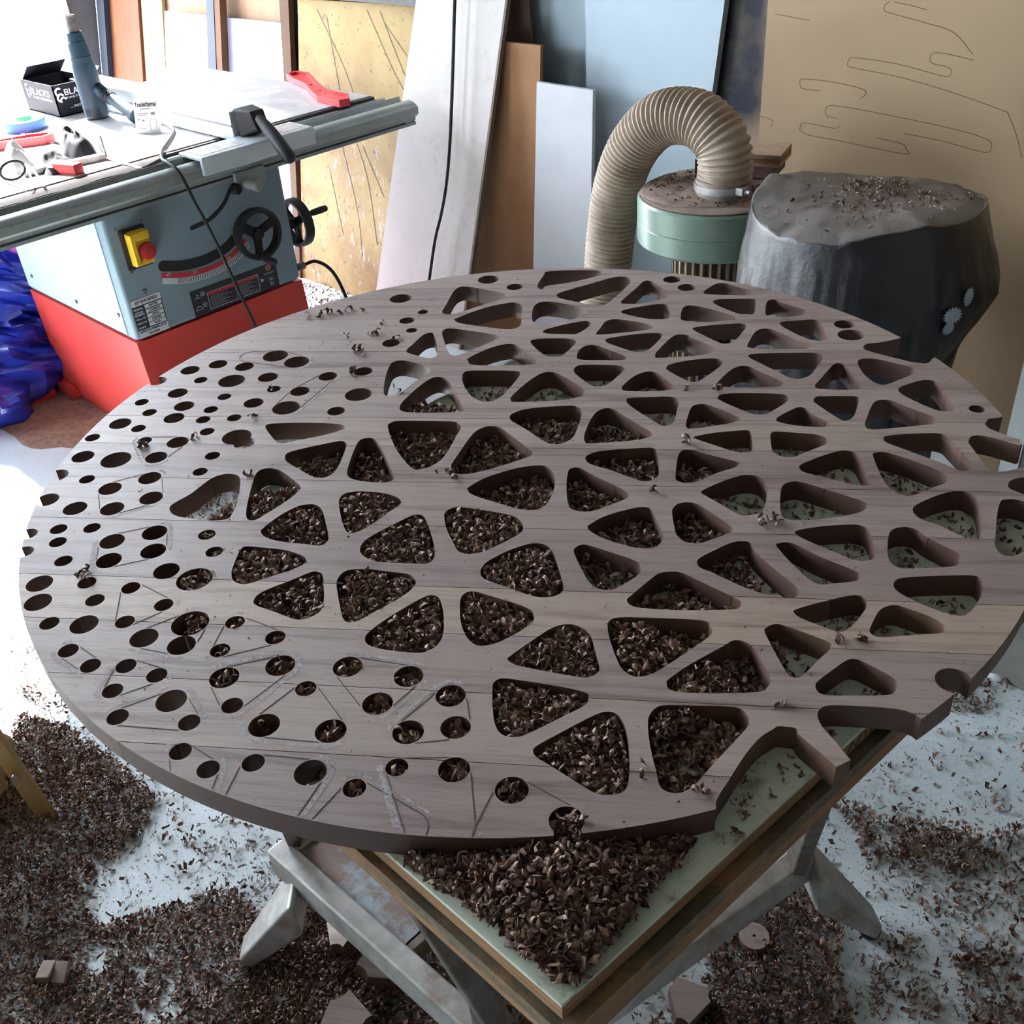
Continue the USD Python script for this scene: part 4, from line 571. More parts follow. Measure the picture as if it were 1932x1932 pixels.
# front panel: switch, slots, tilt scale, plates
def front(poly, h, m_, name, label=None, off=0.0, under=None): return saw.part(name, plate(poly, h, (SX + off, 0, 0), EY, EZ), m_, smooth=False, label=label, under=under)
sw = front(rect(1.024, .498, 1.090, .597, .004), .004, LABELB, 'switch_plate')
saw.part('switch_box', cat(bx(SX + .004, SX + .026, 1.034, 1.086, .508, .588, .003), bx(SX + .022, SX + .034, 1.034, 1.046, .512, .588, .002), bx(SX + .004, SX + .034, 1.040, 1.084, .570, .590, .003)), YEL, smooth=30, under=sw, label='yellow switch housing')
saw.part('stop_button', lathe([(0, 0), (.019, 0), (.021, .004), (.020, .010), (.012, .013), (0, .0135)], axis=EX, at=(SX + .026, 1.070, .541)), REDBTN, smooth=40, under=sw, label='round red stop button')
for p in ((1.020, .602), (1.088, .605), (1.030, .492), (1.084, .500)):
    front(Point(*p).buffer(.003), .002, STEEL_DARK, 'screw', under=sw)
sl = np.array([(1.110, .480), (1.165, .464), (1.247, .462), (1.307, .478), (1.338, .500)])
front(LineString(spline([(1.112, .482), (1.17, .466), (1.24, .463), (1.30, .477), (1.345, .505)], 5)).buffer(.0125), .0012, RUBBER, 'tilt_slot', label='dark curved tilt slot')
cv = spline([(1.102, .462), (1.165, .443), (1.241, .438), (1.31, .452), (1.352, .477)], 6)
front(LineString(cv).buffer(.0062, cap_style='flat'), .0010, surf('scale_red', srgb(190, 50, 60), rough=0.5), 'tilt_scale_band', label='red band of the tilt scale')
cw = spline([(1.100, .4475), (1.165, .4285), (1.243, .4235), (1.315, .438), (1.360, .464)], 6)
front(LineString(cw).buffer(.0078, cap_style='flat'), .0009, LABELW, 'tilt_scale_ticks_ground')
tk = []
for k in range(4, len(cw) - 1):
    d_ = cw[min(k + 1, len(cw) - 1)] - cw[k - 1]; d_ /= np.linalg.norm(d_); nn = np.array([-d_[1], d_[0]])
    for e in (0, .5): q = cw[k] + e * (cw[k + 1] - cw[k]); tk.append(LineString([q - nn * .005, q + nn * .0065]).buffer(.0008, quad_segs=1))
front(unary_union(tk), .0012, LABELB, 'tilt_scale_ticks', label='tick marks of the tilt scale')
for s_, p in (("45", (1.113, .4545)), ("30", (1.185, .4385)), ("15", (1.288, .442))):
    saw.part('scale_figure', words(s_, .0075, (SX + .0011, *p), EY, EZ), LABELW, smooth=False)
front(LineString(spline([(1.213, .549), (1.266, .556), (1.312, .580), (1.342, .612)], 6)).buffer(.0052), .0012, RUBBER, 'height_slot', label='thin curved slot')
saw.part('lock_knob', lathe([(0, 0), (.012, 0), (.014, .008), (.014, .02), (.009, .024), (0, .024)], axis=EX, at=(SX, 1.352, .612), seg=8), BLACK, smooth=False)
saw.part('grey_knob', lathe([(0, 0), (.010, 0), (.010, .012), (.015, .014), (.015, .050), (.012, .054), (0, .054)], axis=(.9, .25, -.12), at=(SX + .008, 1.378, .622), seg=18), surf('grey_plastic', srgb(140, 140, 134), rough=0.5), smooth=30)
saw.part('knob_block', bx(SX - .005, SX + .016, 1.352, 1.445, .612, .650, .003), ALU, smooth=30)
saw.part('scale_pointer', cat(bx(SX, SX + .010, 1.318, 1.330, .497, .512), tube([(SX, 1.322, .490), (SX + .016, 1.328, .497), (SX + .010, 1.333, .484)], .0025, 6)), surf('brass', srgb(150, 130, 90), rough=0.4, metal=0.8), smooth=40)
saw.part('screw', lathe([(0, 0), (.006, 0), (.005, .003), (0, .004)], axis=EX, at=(SX, 1.047, .438), seg=12), STEEL_DARK, smooth=False)
# rating plate
pl = front(rect(1.004, .327, 1.085, .425), .0007, LABELB, 'rating_plate')
front(rect(1.004, .409, 1.085, .425), .0010, LABELW, 'plate_field', under=pl)
front(rect(1.004, .327, 1.085, .347), .0010, LABELW, 'plate_field', under=pl)
for z in (.3965, .3845, .3725, .3610, .3495):
    front(rect(1.037, z, 1.083, z + .0098), .0010, LABELW, 'plate_field', under=pl)
def pw(s_, h_, y, z, w_=None, m_=None, mid_=False): saw.part('plate_words', words(s_, h_, (SX + .0011, y, z), EY, EZ, width=w_, middle=mid_), m_ or LABELB, smooth=False, under=pl)
pw('10" SAW BENCH', .0075, 1.0445, .4135, .060, mid_=True)
for s_, z in (('SA200', .399), ('2215002', .387), ('230V', .375), ('2200W', .3635), ('8.6A', .352)): pw(s_, .0055, 1.060, z, mid_=True)
for s_, z in (('MODEL', .399), ('SERIAL', .390), ('NUMBER', .3835), ('VOLTS', .374), ('WATTS', .3625), ('AMPS', .351)): pw(s_, .0048, 1.007, z, .025 if len(s_) > 4 else .02, LABELW)
pw('MANUFACTURING DATE', .0048, 1.0445, .3405, .072, mid_=True); pw('08 2018', .0052, 1.0445, .331, mid_=True)
# safety label
lb = front(rect(1.163, .327, 1.427, .396), .0007, LABELB, 'safety_label')
front(rect(1.2095, .3335, 1.366, .3795).difference(rect(1.211, .335, 1.3645, .378)), .0010, LABELW, 'label_frame', under=lb)
front(rect(1.2115, .3705, 1.364, .3785), .0010, surf('scale_red', (0, 0, 0)), 'label_banner', under=lb, label='red warning banner')
tx = []
for r_ in range(8):
    for x0 in (1.215, 1.292): tx.append(rect(x0, .3390 + .0038 * r_, x0 + .066 - .012 * ((r_ * 7 + int(x0 * 100)) % 3), .3402 + .0038 * r_))
front(unary_union(tx), .0009, surf('label_grey', srgb(150, 152, 158), rough=0.5), 'label_text', under=lb, label='lines of small print')
ring = lambda c, r, w_=.0010: Point(*c).buffer(r).difference(Point(*c).buffer(r - w_))
icons = [ring((1.197, .381), .0062), LineString([(1.197, .387), (1.197, .376)]).buffer(.0006), LineString([(1.191, .381), (1.203, .381)]).buffer(.0006), ring((1.197, .352), .0062), LineString([(1.192, .355), (1.197, .352), (1.202, .355)]).buffer(.0006), LineString([(1.197, .352), (1.197, .346)]).buffer(.0006), LineString([(1.171, .374), (1.190, .374)]).buffer(.0005), LineString([(1.180, .374), (1.180, .384), (1.184, .380)]).buffer(.0006),
         LineString(arc((1.179, .343), .009, 0, 180, 12)).buffer(.0007), LineString([(1.169, .343), (1.190, .343)]).buffer(.0005), Polygon([(1.373, .352), (1.383, .358), (1.373, .364)]), ring((1.404, .341), .0058), LineString([(1.404, .341), (1.404, .347)]).buffer(.0006), LineString([(1.399, .338), (1.404, .341), (1.409, .338)]).buffer(.0006), LineString([(1.395, .352), (1.413, .352)]).buffer(.0005), LineString([(1.398, .360), (1.404, .352), (1.410, .360)]).buffer(.0006), rect(1.385, .372, 1.42, .3728), rect(1.385, .369, 1.412, .3698)]
front(unary_union(icons), .0010, LABELW, 'label_symbols', under=lb)
front(Point(1.402, .386).buffer(.0085).difference(Point(1.402, .386).buffer(.0055)).union(rect(1.399, .384, 1.406, .388)), .0010, surf('label_pink', srgb(206, 120, 116), rough=0.5), 'label_emblem', under=lb)
# handwheels
def handwheel(c, ax, e1, R_w, grip):
    ax = np.asarray(ax, float); e1 = np.asarray(e1, float); e2 = np.cross(ax, e1); c = np.asarray(c, float)
    a = np.linspace(0, 2 * np.pi, 49)[:-1]
    prof_ = [(R_w - .008, -.016), (R_w, -.017), (R_w + .003, -.004), (R_w + .002, .010), (R_w - .004, .013), (R_w - .010, .010), (R_w - .012, -.004), (R_w - .008, -.016)]
    rim = lathe(prof_, axis=ax, at=c, seg=48)
    p = saw.part('handwheel', rim, BLACK, smooth=40)
    saw.part('hub', lathe([(0, -.03), (.013, -.03), (.016, -.004), (.014, .006), (0, .006)], axis=ax, at=c, seg=20), BLACK, smooth=40, under=p)
    for k in range(3):
        th = math.radians(100 + 120 * k) if grip is None else grip + 2 * math.pi * k / 3
        d_ = math.cos(th) * e1 + math.sin(th) * e2
        saw.part('spoke', beam(c + d_ * .008 - ax * .006, c + d_ * (R_w - .006), .022, .007, up=ax, bev=.002), BLACK, smooth=30, under=p)
    d_ = math.cos(grip) * e1 + math.sin(grip) * e2; g0 = c + d_ * (R_w - .004) + ax * .008
    saw.part('grip', tube([g0, g0 + ax * .012, g0 + ax * .04, g0 + ax * .058, g0 + ax * .062], [.005, .0085, .0095, .0085, .004], 14), BLACK, smooth=50, under=p)
handwheel((SX + .048, 1.366, .498), EX, EY, .064, math.radians(-98))
handwheel((-2.405, 1.555, .455), EY, -EX, .064, math.radians(150))
saw.part('axle', tube([(SX, 1.366, .498), (SX + .045, 1.366, .498)], .012, 16), BLACK, smooth=40)
saw.part('axle', tube([(-2.405, 1.50, .455), (-2.405, 1.55, .455)], .012, 16), BLACK, smooth=40)
saw.part('gland', tube([(-2.36, 1.50, .352), (-2.36, 1.522, .352)], .010, 12), STEEL_DARK, smooth=40)
saw.part('mains_lead', tube(spline([(-2.36, 1.515, .352), (-2.35, 1.56, .352), (-2.33, 1.60, .30), (-2.33, 1.64, .15), (-2.34, 1.66, .01), (-2.40, 1.70, .006)], 6), .005, 8), BLACK, smooth=50)

# ------------------------------------------------------------------ things lying on the saw table
TEAL = surf('teal_plastic', srgb(18, 46, 60), srgb(15, 41, 54), rough=0.5, spec=0.3)
gun = Thing('heat_gun', 'teal heat gun standing on its tail with the nozzle up', 'heat gun', (-3.044, 1.366, SZ))
G = np.array([-3.044, 1.366, SZ])
gun.part('body', lathe([(0, 0), (.030, 0), (.033, .004), (.034, .045), (.0335, .05), (.0335, .120), (.031, .150), (.0300, .152), (.0300, .166), (.0285, .168), (.0265, .196), (.0255, .198), (.0255, .204), (.0235, .206), (.021, .228), (.019, .230), (0, .230)], at=G), TEAL, smooth=35)
gun.part('nozzle', lathe([(.017, .229), (.0165, .232), (.0145, .252), (.013, .254), (.0125, .268), (.0135, .269), (.0135, .272), (.010, .272), (.010, .250), (0, .250)], at=G), surf('sooty_steel', srgb(112, 106, 104), srgb(80, 76, 74), rough=0.5, metal=0.5, scale=40), smooth=35)
for k in range(7):
    a = math.radians(-75 + 11 * k); gun.part('vent_slot', beam(G + (.0336 * math.cos(a), .0336 * math.sin(a), .010), G + (.0338 * math.cos(a), .0338 * math.sin(a), .032), .0015, .003, up=(math.cos(a), math.sin(a), 0)), RUBBER, smooth=False)
H0, H1 = G + (.022, .012, .078), np.array([-2.842, 1.385, SZ + .026])
gd = (H1 - H0) / np.linalg.norm(H1 - H0)
hn = gun.part('handle', tube([H0, H0 + gd * .03, H0 + gd * .09, H1 - gd * .03, H1 - gd * .012], [.020, .0175, .0155, .0170, .0185], 18), TEAL, smooth=50)
gun.part('handle_cap', tube([H1 - gd * .012, H1 - gd * .010, H1 + gd * .006, H1 + gd * .008], [.019, .0235, .0235, .018], 18), TEAL, smooth=40)
for k in range(6):
    q = H0 + gd * (.032 + .007 * k); gun.part('grip_rib', tube([q, q + gd * .0025], [.0182, .0182], 18), BLACK, smooth=40, under=hn)
lead = spline([H1 + gd * .006, (-2.80, 1.395, SZ + .012), (-2.76, 1.412, SZ + .007), (-2.68, 1.400, SZ + .006), (-2.60, 1.345, SZ + .006), (-2.50, 1.262, SZ + .006), (-2.43, 1.222, SZ + .004), (-2.375, 1.205, SZ + .008), (-2.325, 1.204, .690), (-2.300, 1.212, .62), (-2.285, 1.226, .55), (-2.275, 1.245, .45), (-2.268, 1.262, .36), (-2.262, 1.278, .28), (-2.25, 1.29, .15), (-2.22, 1.30, .01), (-2.10, 1.32, .006)], 6)
gun.part('lead', tube(lead, .0042, 8), BLACK, smooth=50, label='black flex hanging down the saw front')
BX0, BX1, BY0, BY1, BH = -3.367, -3.157, 1.306, 1.44, .087
bxx = Thing('fastener_box', 'open black cardboard fastener box lettered BLACKS behind the heat gun', 'box', (-3.26, 1.37, SZ))
CARD = surf('black_card', srgb(34, 33, 40), srgb(28, 27, 34), rough=0.6, spec=0.25)
bxx.part('carton', cat(bx(BX0, BX1, BY0, BY0 + .003, SZ, SZ + BH), bx(BX0, BX1, BY1 - .003, BY1, SZ, SZ + BH), bx(BX0, BX0 + .003, BY0, BY1, SZ, SZ + BH), bx(BX1 - .003, BX1, BY0, BY1, SZ, SZ + BH), bx(BX0, BX1, BY0, BY1, SZ, SZ + .003)), CARD, smooth=False)
bxx.part('flap', obox((BX0 + .03, (BY0 + BY1) / 2, SZ + BH + .018), np.array([.83, 0, .55]), EY, np.array([-.55, 0, .83]), .036, .06, .0012), CARD, smooth=False)
bxx.part('flap', obox((-3.26, BY1 + .014, SZ + BH + .012), EX, np.array([0, .72, .69]), np.array([0, -.69, .72]), .10, .018, .0012), CARD, smooth=False)
WHITEINK = surf('white_print', srgb(226, 226, 230), rough=0.5)
bxx.part('lettering', words('BLACKS', .018, (-3.315, BY0 - .0002, SZ + .052), EX, EZ, width=.13), WHITEINK, smooth=False)
bxx.part('lettering', words('FASTENERS', .007, (-3.305, BY0 - .0002, SZ + .040), EX, EZ, width=.125), WHITEINK, smooth=False)
bxx.part('lettering', words('BLACKS', .016, (BX1 + .0002, 1.338, SZ + .056), EY, EZ, width=.09), WHITEINK, smooth=False)
bxx.part('lettering', words('FASTENERS', .005, (BX1 + .0002, 1.340, SZ + .046), EY, EZ, width=.085), WHITEINK, smooth=False)
bxx.part('lettering', words('... ROTATION', .006, (BX1 + .0002, 1.345, SZ + .020), EY, EZ, width=.07), WHITEINK, smooth=False)
def emblem(o, ex, k): return plate(unary_union([LineString(arc((0, .012), .010, 60, 250, 14)).buffer(.0028), LineString(arc((.002, -.004), .010, 40, 230, 14)).buffer(.0028), LineString(arc((.008, -.012), .008, 30, 200, 10)).buffer(.0026)]), .0004, o, ex, EZ)
bxx.part('emblem', emblem((-3.333, BY0 - .0001, SZ + .055), EX, 0), WHITEINK, smooth=False)
bxx.part('emblem', emblem((BX1 + .0001, 1.322, SZ + .055), EY, 0), WHITEINK, smooth=False)
bk = Thing('white_carton', 'small white printed carton leaning upright against the heat gun handle', 'carton', (-2.72, 1.35, SZ))
e1 = np.array([.743, .669, 0]); up_ = np.array([-.24, .26, .935]); up_ /= np.linalg.norm(up_); en = np.cross(e1, up_); BC = np.array([-2.748, 1.327, SZ])
bk.part('carton', obox(BC + e1 * .0335 + up_ * .041 - en * .005, e1, up_, en, .0335, .041, .005), surf('white_carton', srgb(214, 214, 216), rough=0.5), smooth=False)
bk.part('lettering', words('Tradeflame', .0105, BC + e1 * .004 + up_ * .068 + en * .0001, e1, up_, width=.058), LABELB, smooth=False)
bk.part('small_print', plate(unary_union([rect(.018, .061, .046, .063), rect(.008, .05, .04, .052), rect(.008, .046, .034, .0475), rect(.046, .046, .057, .053), rect(.008, .034, .015, .037), rect(.02, .031, .026, .035), rect(.032, .038, .035, .039), rect(.044, .036, .048, .037), rect(.013, .012, .027, .0135), rect(.04, .006, .058, .034).difference(rect(.0408, .0068, .0572, .0332))]), .0003, BC, e1, up_), surf('print_grey', srgb(120, 120, 126), rough=0.5), smooth=False)
tp = Thing('tape_roll', 'roll of blue masking tape lying flat near the doorway', 'tape', (-3.125, 1.185, SZ))
tp.part('tape', lathe([(.037, .0), (.058, .0), (.058, .026), (.037, .026), (.037, .0)], at=(-3.125, 1.185, SZ), seg=56), surf('blue_tape', srgb(56, 108, 190), rough=0.5), smooth=40)
tp.part('core', lathe([(.034, .0005), (.037, .0005), (.037, .0255), (.034, .0255), (.034, .0005)], at=(-3.125, 1.185, SZ), seg=56), surf('tape_core', srgb(190, 214, 200), srgb(40, 130, 90), rough=0.5, scale=22, lo=0.52, hi=0.55), smooth=40)
PS = surf('red_stick', srgb(214, 56, 62), srgb(204, 48, 54), rough=0.4)
def push_stick(name, label, pts, base):
    o = Thing(name, label, 'push stick', base); poly = Polygon(pts).buffer(.004).buffer(-.004)
    inner = poly.buffer(-.009)
    slots = [Point(*p).buffer(.006) for p in [(inner.centroid.x + k * .05 * .94, inner.centroid.y - k * .05 * .34) for k in (-2, -1, 1, 2)]]
    o.part('rim', plate(poly.difference(inner), .020, (0, 0, base[2]), EX, EY), PS, smooth=False)
    o.part('web', plate(inner.buffer(.001).difference(unary_union(slots)), .012, (0, 0, base[2]), EX, EY), PS, smooth=False)
    return o
push_stick('push_stick', 'red plastic push stick by the far right corner of the saw table', [(-2.93, 1.955), (-2.93, 1.995), (-2.87, 2.0), (-2.80, 1.965), (-2.745, 1.935), (-2.625, 1.878), (-2.561, 1.868), (-2.504, 1.868), (-2.451, 1.830), (-2.462, 1.800), (-2.575, 1.808), (-2.647, 1.842), (-2.748, 1.895), (-2.86, 1.925)], (-2.68, 1.89, SZ + .0005))
push_stick('push_stick', 'red plastic push stick between the tape roll and the black cloth', [(-3.02, .90), (-2.99, .885), (-2.955, 1.00), (-2.93, 1.06), (-2.888, 1.135), (-2.895, 1.165), (-2.925, 1.168), (-2.955, 1.13), (-2.975, 1.06), (-3.00, .99)], (-2.95, 1.03, SZ + .0005))
CLB = surf('black_cloth', srgb(36, 36, 42), srgb(30, 30, 36), rough=0.8)
single('black_cloth', cat(heap(-2.700, 1.135, .075, .040, .062, SZ, 3, 16, .8, 22), heap(-2.66, 1.05, .070, .040, .030, SZ, 5, 14, .8, 25), heap(-2.60, 1.02, .045, .03, .022, SZ, 8, 12, .8, 25)), CLB, 'crumpled black cloth lying near the front of the saw table', 'cloth', smooth=40)
single('white_rag', cat(heap(-2.715, .985, .070, .050, .055, SZ, 12, 16, .9, 24), heap(-2.69, .93, .06, .045, .025, SZ, 14, 12, .9, 24)), surf('white_rag', srgb(224, 226, 230), rough=0.8), 'crumpled white rag beside the black cloth', 'rag', smooth=30)
o = Thing('metal_square', 'small metal square under the black cloth', 'square', (-2.60, 1.06, SZ))
o.part('blade', beam((-2.625, .955, SZ + .008), (-2.585, 1.150, SZ + .008), .022, .012), STEEL, smooth=False)
o.part('upright', beam((-2.585, 1.150, SZ + .002), (-2.600, 1.155, SZ + .052), .004, .020, up=(1, 0, 0)), STEEL, smooth=False)
o = Thing('chalk_box', 'small red box with a white lid end at the front of the saw table', 'box', (-2.52, 1.03, SZ))
d1 = np.array([.93, .33, 0]) / np.linalg.norm([.93, .33, 0]); d2 = np.array([-.33, .93, 0]) / np.linalg.norm([.33, .93, 0])
o.part('case', obox((-2.545, 1.035, SZ + .012), d1, d2, EZ, .034, .014, .012, .002), surf('bright_red', srgb(224, 44, 40), rough=0.35), smooth=30)
o.part('lid', obox((-2.588, 1.020, SZ + .012), d1, d2, EZ, .009, .0142, .0122, .002), surf('white_lid', srgb(230, 228, 226), rough=0.4), smooth=30)
gl = Thing('safety_glasses', 'black framed safety glasses at the left front of the saw table', 'glasses', (-2.59, .93, SZ))
for c in ((-2.63, .86), (-2.60, .925)):
    gl.part('rim', tube(np.array([(c[0] + .006 * math.sin(a) , c[1] + .030 * math.cos(a), SZ + .026 + .022 * math.sin(a)) for a in np.linspace(0, 2 * np.pi, 25)]), .003, 8, caps=False), BLACK, smooth=50)
gl.part('arm', tube(spline([(-2.588, .954, SZ + .034), (-2.55, .955, SZ + .022), (-2.50, .945, SZ + .008), (-2.465, .935, SZ + .005)], 6), .0032, 8), surf('clear_arm', srgb(206, 212, 220), rough=0.2), smooth=50)
gl.part('arm', tube(spline([(-2.588, .955, SZ + .03), (-2.53, .935, SZ + .016), (-2.47, .905, SZ + .005)], 6), .0028, 8), surf('clear_arm', (0, 0, 0)), smooth=50)
single('wood_offcut_strip', bx(-2.80, -2.44, 1.512, 1.548, SZ + .0005, SZ + .018), surf('pale_strip', srgb(190, 172, 140), srgb(170, 150, 118), rough=0.7), 'narrow strip of wood lying along the far side of the saw fence', 'wood strip', smooth=False)

# ------------------------------------------------------------------ dust extractor and its hose
AC = np.array([-1.25, 1.87])
GREEN = surf('green_enamel', srgb(124, 146, 132), srgb(112, 134, 120), rough=0.35, scale=5, dust=srgb(150, 140, 124), dscale=30, dlo=0.60, dhi=0.72)
DUSTTOP = surf('dusty_lid', srgb(150, 132, 120), srgb(134, 114, 102), rough=0.9, scale=24, bump=0.6, bscale=160)
ex = Thing('dust_extractor', 'pale green dust extractor with a ribbed motor and a thick dust covered lid', 'dust extractor', (AC[0], AC[1], 0))
ex.part('housing', lathe([(0, .545), (.166, .545), (.170, .550), (.170, .590), (.1685, .592), (.170, .594), (.170, .640), (.166, .645), (0, .645)], at=(*AC, 0), seg=64), GREEN, smooth=35)
ex.part('outlet', bx(AC[0], AC[0] + .22, AC[1] + .02, AC[1] + .168, .555, .638, .01), GREEN, smooth=35)
ex.part('lid', lathe([(0, .6455), (.162, .6455), (.164, .648), (.158, .651), (0, .653)], at=(AC[0], AC[1], 0), seg=64), DUSTTOP, smooth=35, label='lid thick with dust')
ex.part('dust_layer', heap(AC[0] - .02, AC[1] - .03, .125, .110, .009, .6515, 71, 40, .9, 30, .5), DUSTTOP, smooth=50, label='drift of dust on the lid')
ex.part('motor_core', lathe([(0, .18), (.078, .18), (.078, .545), (0, .545)], at=(AC[0] + .0, AC[1], 0), seg=40), surf('motor_brown', srgb(110, 92, 76), srgb(80, 66, 56), rough=0.7, scale=14), smooth=35)
FIN = surf('motor_fin', srgb(158, 140, 118), srgb(120, 104, 88), rough=0.6, scale=20)
for k in range(30):
    a = 2 * math.pi * k / 30; c = np.array([math.cos(a), math.sin(a), 0])
    ex.part('cooling_fin', beam(np.array([AC[0], AC[1], .20]) + c * .084, np.array([AC[0], AC[1], .54]) + c * .084, .006, .018, up=c), FIN, smooth=False)
ex.part('motor_band', lathe([(.079, .30), (.100, .30), (.100, .335), (.079, .335), (.079, .30)], at=(*AC, 0), seg=40), RUBBER, smooth=35)
ex.part('stand', cat(bx(AC[0] - .16, AC[0] + .16, AC[1] - .10, AC[1] + .12, .0, .05), bx(AC[0] - .05, AC[0] + .05, AC[1] - .05, AC[1] + .05, .05, .19)), surf('stand_green', srgb(110, 128, 114), rough=0.5), smooth=False)
INL = np.array([-1.212, 1.835])
ex.part('inlet', lathe([(.050, .650), (.0565, .650), (.0565, .690), (.050, .690), (.050, .650)], at=(*INL, 0), seg=40), surf('inlet_grey', srgb(150, 140, 130), rough=0.6), smooth=35)
hose_pts = spline([(INL[0], INL[1], .660), (INL[0] + .004, INL[1], .715), (INL[0] - .012, INL[1], .765), (-1.285, 1.835, .800), (-1.375, 1.835, .787), (-1.45, 1.835, .718), (-1.495, 1.835, .620), (-1.515, 1.83, .50), (-1.522, 1.815, .36), (-1.525, 1.775, .22), (-1.52, 1.69, .105), (-1.50, 1.55, .064), (-1.47, 1.38, .062), (-1.46, 1.22, .062), (-1.52, 1.06, .062), (-1.66, .99, .062), (-1.86, 1.00, .062), (-2.05, 1.06, .062)], 26)
seg = np.r_[0, np.cumsum(np.linalg.norm(np.diff(hose_pts, axis=0), axis=1))]
n = int(seg[-1] / .0017); s_ = np.linspace(0, seg[-1], n); hp = np.stack([np.interp(s_, seg, hose_pts[:, k]) for k in range(3)], 1)
rad = .0545 + .0034 * (2 * np.abs(np.cos(np.pi * s_ / .0115)) ** 1.5 - 1); rad[:10] = .0545
HOSE = surf('beige_hose', srgb(184, 168, 150), srgb(164, 149, 133), rough=0.55, scale=10, dust=srgb(140, 122, 106), dscale=10, dlo=0.5, dhi=0.7)
hs = Thing('extraction_hose', 'beige ribbed hose arching up out of the dust extractor lid and down to the floor', 'hose', (-1.52, 1.82, 0))
hs.part('hose', tube(hp, rad, 30), HOSE, smooth=60)
hs.part('hose_clamp', lathe([(.056, .668), (.0595, .668), (.0595, .682), (.056, .682), (.056, .668)], at=(*INL, 0), seg=48), STEEL, smooth=35)
hs.part('clamp_screw', cat(bx(INL[0] + .050, INL[0] + .068, INL[1] - .030, INL[1] - .010, .668, .684, .002), tube([(INL[0] + .066, INL[1] - .02, .676), (INL[0] + .080, INL[1] - .02, .676)], .005, 10)), STEEL, smooth=35)
PLYB = surf('dusty_plywood', srgb(184, 156, 130), srgb(164, 138, 114), rough=0.8, scale=10, dust=srgb(160, 140, 126), dscale=30)
a = math.radians(18); e1, e2 = np.array([math.cos(a), math.sin(a), 0]), np.array([-math.sin(a), math.cos(a), 0])
def ply_piece(label, c, hx, hy, h):
    o = Thing('plywood_offcut', label, 'plywood', (c[0], c[1], c[2]))
    for k in range(3): o.part('ply', obox(np.array(c) + (0, 0, h * (k + .5)), e1, e2, EZ, hx - .0005 * (k % 2), hy - .0005 * (k % 2), h / 2 - .0003), PLYB if k != 1 else PLY_EDGE, smooth=False)
ply_piece('dusty plywood offcut lying right of the hose on the dust extractor', (-1.215, 1.985, .6885), .052, .052, .0085)
single('plywood_offcut', obox((-1.275, 1.995, .671), e1, e2, EZ, .09, .048, .0165, .002), surf('dark_offcut', srgb(120, 96, 88), rough=0.8), 'dark dusty board offcut lying under the arch of the hose', 'plywood', smooth=30)
single('fibreboard_offcut', plate(rect(0, 0, .05, .50).difference(rect(.0, .12, .018, .15)), .018, (-1.065, 1.80, 0.0), EX, EZ), surf('fibreboard', srgb(196, 160, 124), rough=0.7), 'pale brown fibreboard offcut standing between the motor and the black bag', 'board', smooth=False)
q = rng.normal(0, 1, (900, 2)) * (.075, .075) + AC; q = q[np.hypot(*(q - AC).T) < .145]; q = q[np.hypot(*(q - INL).T) > .062]; q = q[q[:, 1] < 1.93][:520]
scatter('lid_chips', np.c_[q, np.full(len(q), .6575)], 'dusty wood chips scattered over the lid of the dust extractor', scale=(.35, .9), tilt=.4, cat_='chips')

# ------------------------------------------------------------------ the drum under a black bag
BC2, BR, BT = np.array([-.842, 1.735]), .200, .738
NA, NB = 200, 70
ang = np.linspace(0, 2 * np.pi, NA, endpoint=False)
ts = np.r_[np.linspace(0, .33, 14), np.linspace(.34, .38, 8), np.linspace(.39, 1, NB - 22)]
A, S = np.meshgrid(ang, ts); C_, S_ = np.cos(A), np.sin(A)
def ridge(x): return 1 - 2 * np.abs(2 * x - 1)
def fold(kz, f, seed):   # creases that run down the bag and wander a little
    zz_ = S * kz
    return meshkit.fbm(np.stack([C_ * f, S_ * f, zz_], -1).reshape(-1, 3), 3, seed).reshape(A.shape)
F1, F2, F3 = ridge(fold(.8, 2.4, 31)), ridge(fold(1.2, 5.0, 17)), ridge(fold(2.2, 9.0, 5))
q = np.clip(S / .35, 0, 1); d = np.clip((S - .35) / .65, 0, 1)
rim_z = .016 * np.sin(2.2 * A + 1) + .012 * (fold(0, 1.6, 77) - .5)
r_top = BR * q; z_top = BT + rim_z * q ** 2 - .012 * q ** 6 + .030 * (meshkit.fbm(np.stack([C_ * q * 1.6 + 3, S_ * q * 1.6, 0 * q], -1).reshape(-1, 3), 3, 6).reshape(A.shape) - .5) * (.3 + .7 * q)
grow = np.clip(d * 5, 0, 1)
r_side = BR * (1 + .05 * grow) + (F1 * .020 + F2 * .015) * np.clip(d * 2.6, 0, 1) * (.6 + .4 * d) + F3 * .0055 * np.clip(d * 6, 0, 1) - .030 * np.clip(d - .3, 0, 1)
east = np.clip(np.cos(A - math.radians(5)), 0, 1) ** 5; west = np.clip(np.cos(A - math.radians(215)), 0, 1) ** 3
r_side += east * (.022 * np.clip(d * 5, 0, 1) - .085 * np.clip((d - .22) / .25, 0, 1)) - west * .020 * d
z_side = BT + rim_z - .012 - (BT - .10) * d
side = S >= .35
RR, ZZ = np.where(side, r_side, r_top), np.where(side, z_side, z_top)
V = np.stack([BC2[0] + RR * C_, BC2[1] + RR * S_, ZZ], -1).reshape(-1, 3)
F = []
wr = meshkit.fbm(V * (30, 30, 22), 4, 21) - .5; wr2 = ridge(meshkit.fbm(V * (24, 24, 16) + 5, 3, 8))
dirs = V - np.array([*BC2, 0]); dirs[:, 2] = 0; L = np.linalg.norm(dirs, axis=1, keepdims=True); dirs = np.where(L > .02, dirs / np.maximum(L, 1e-6), 0)
tt = S.ravel()
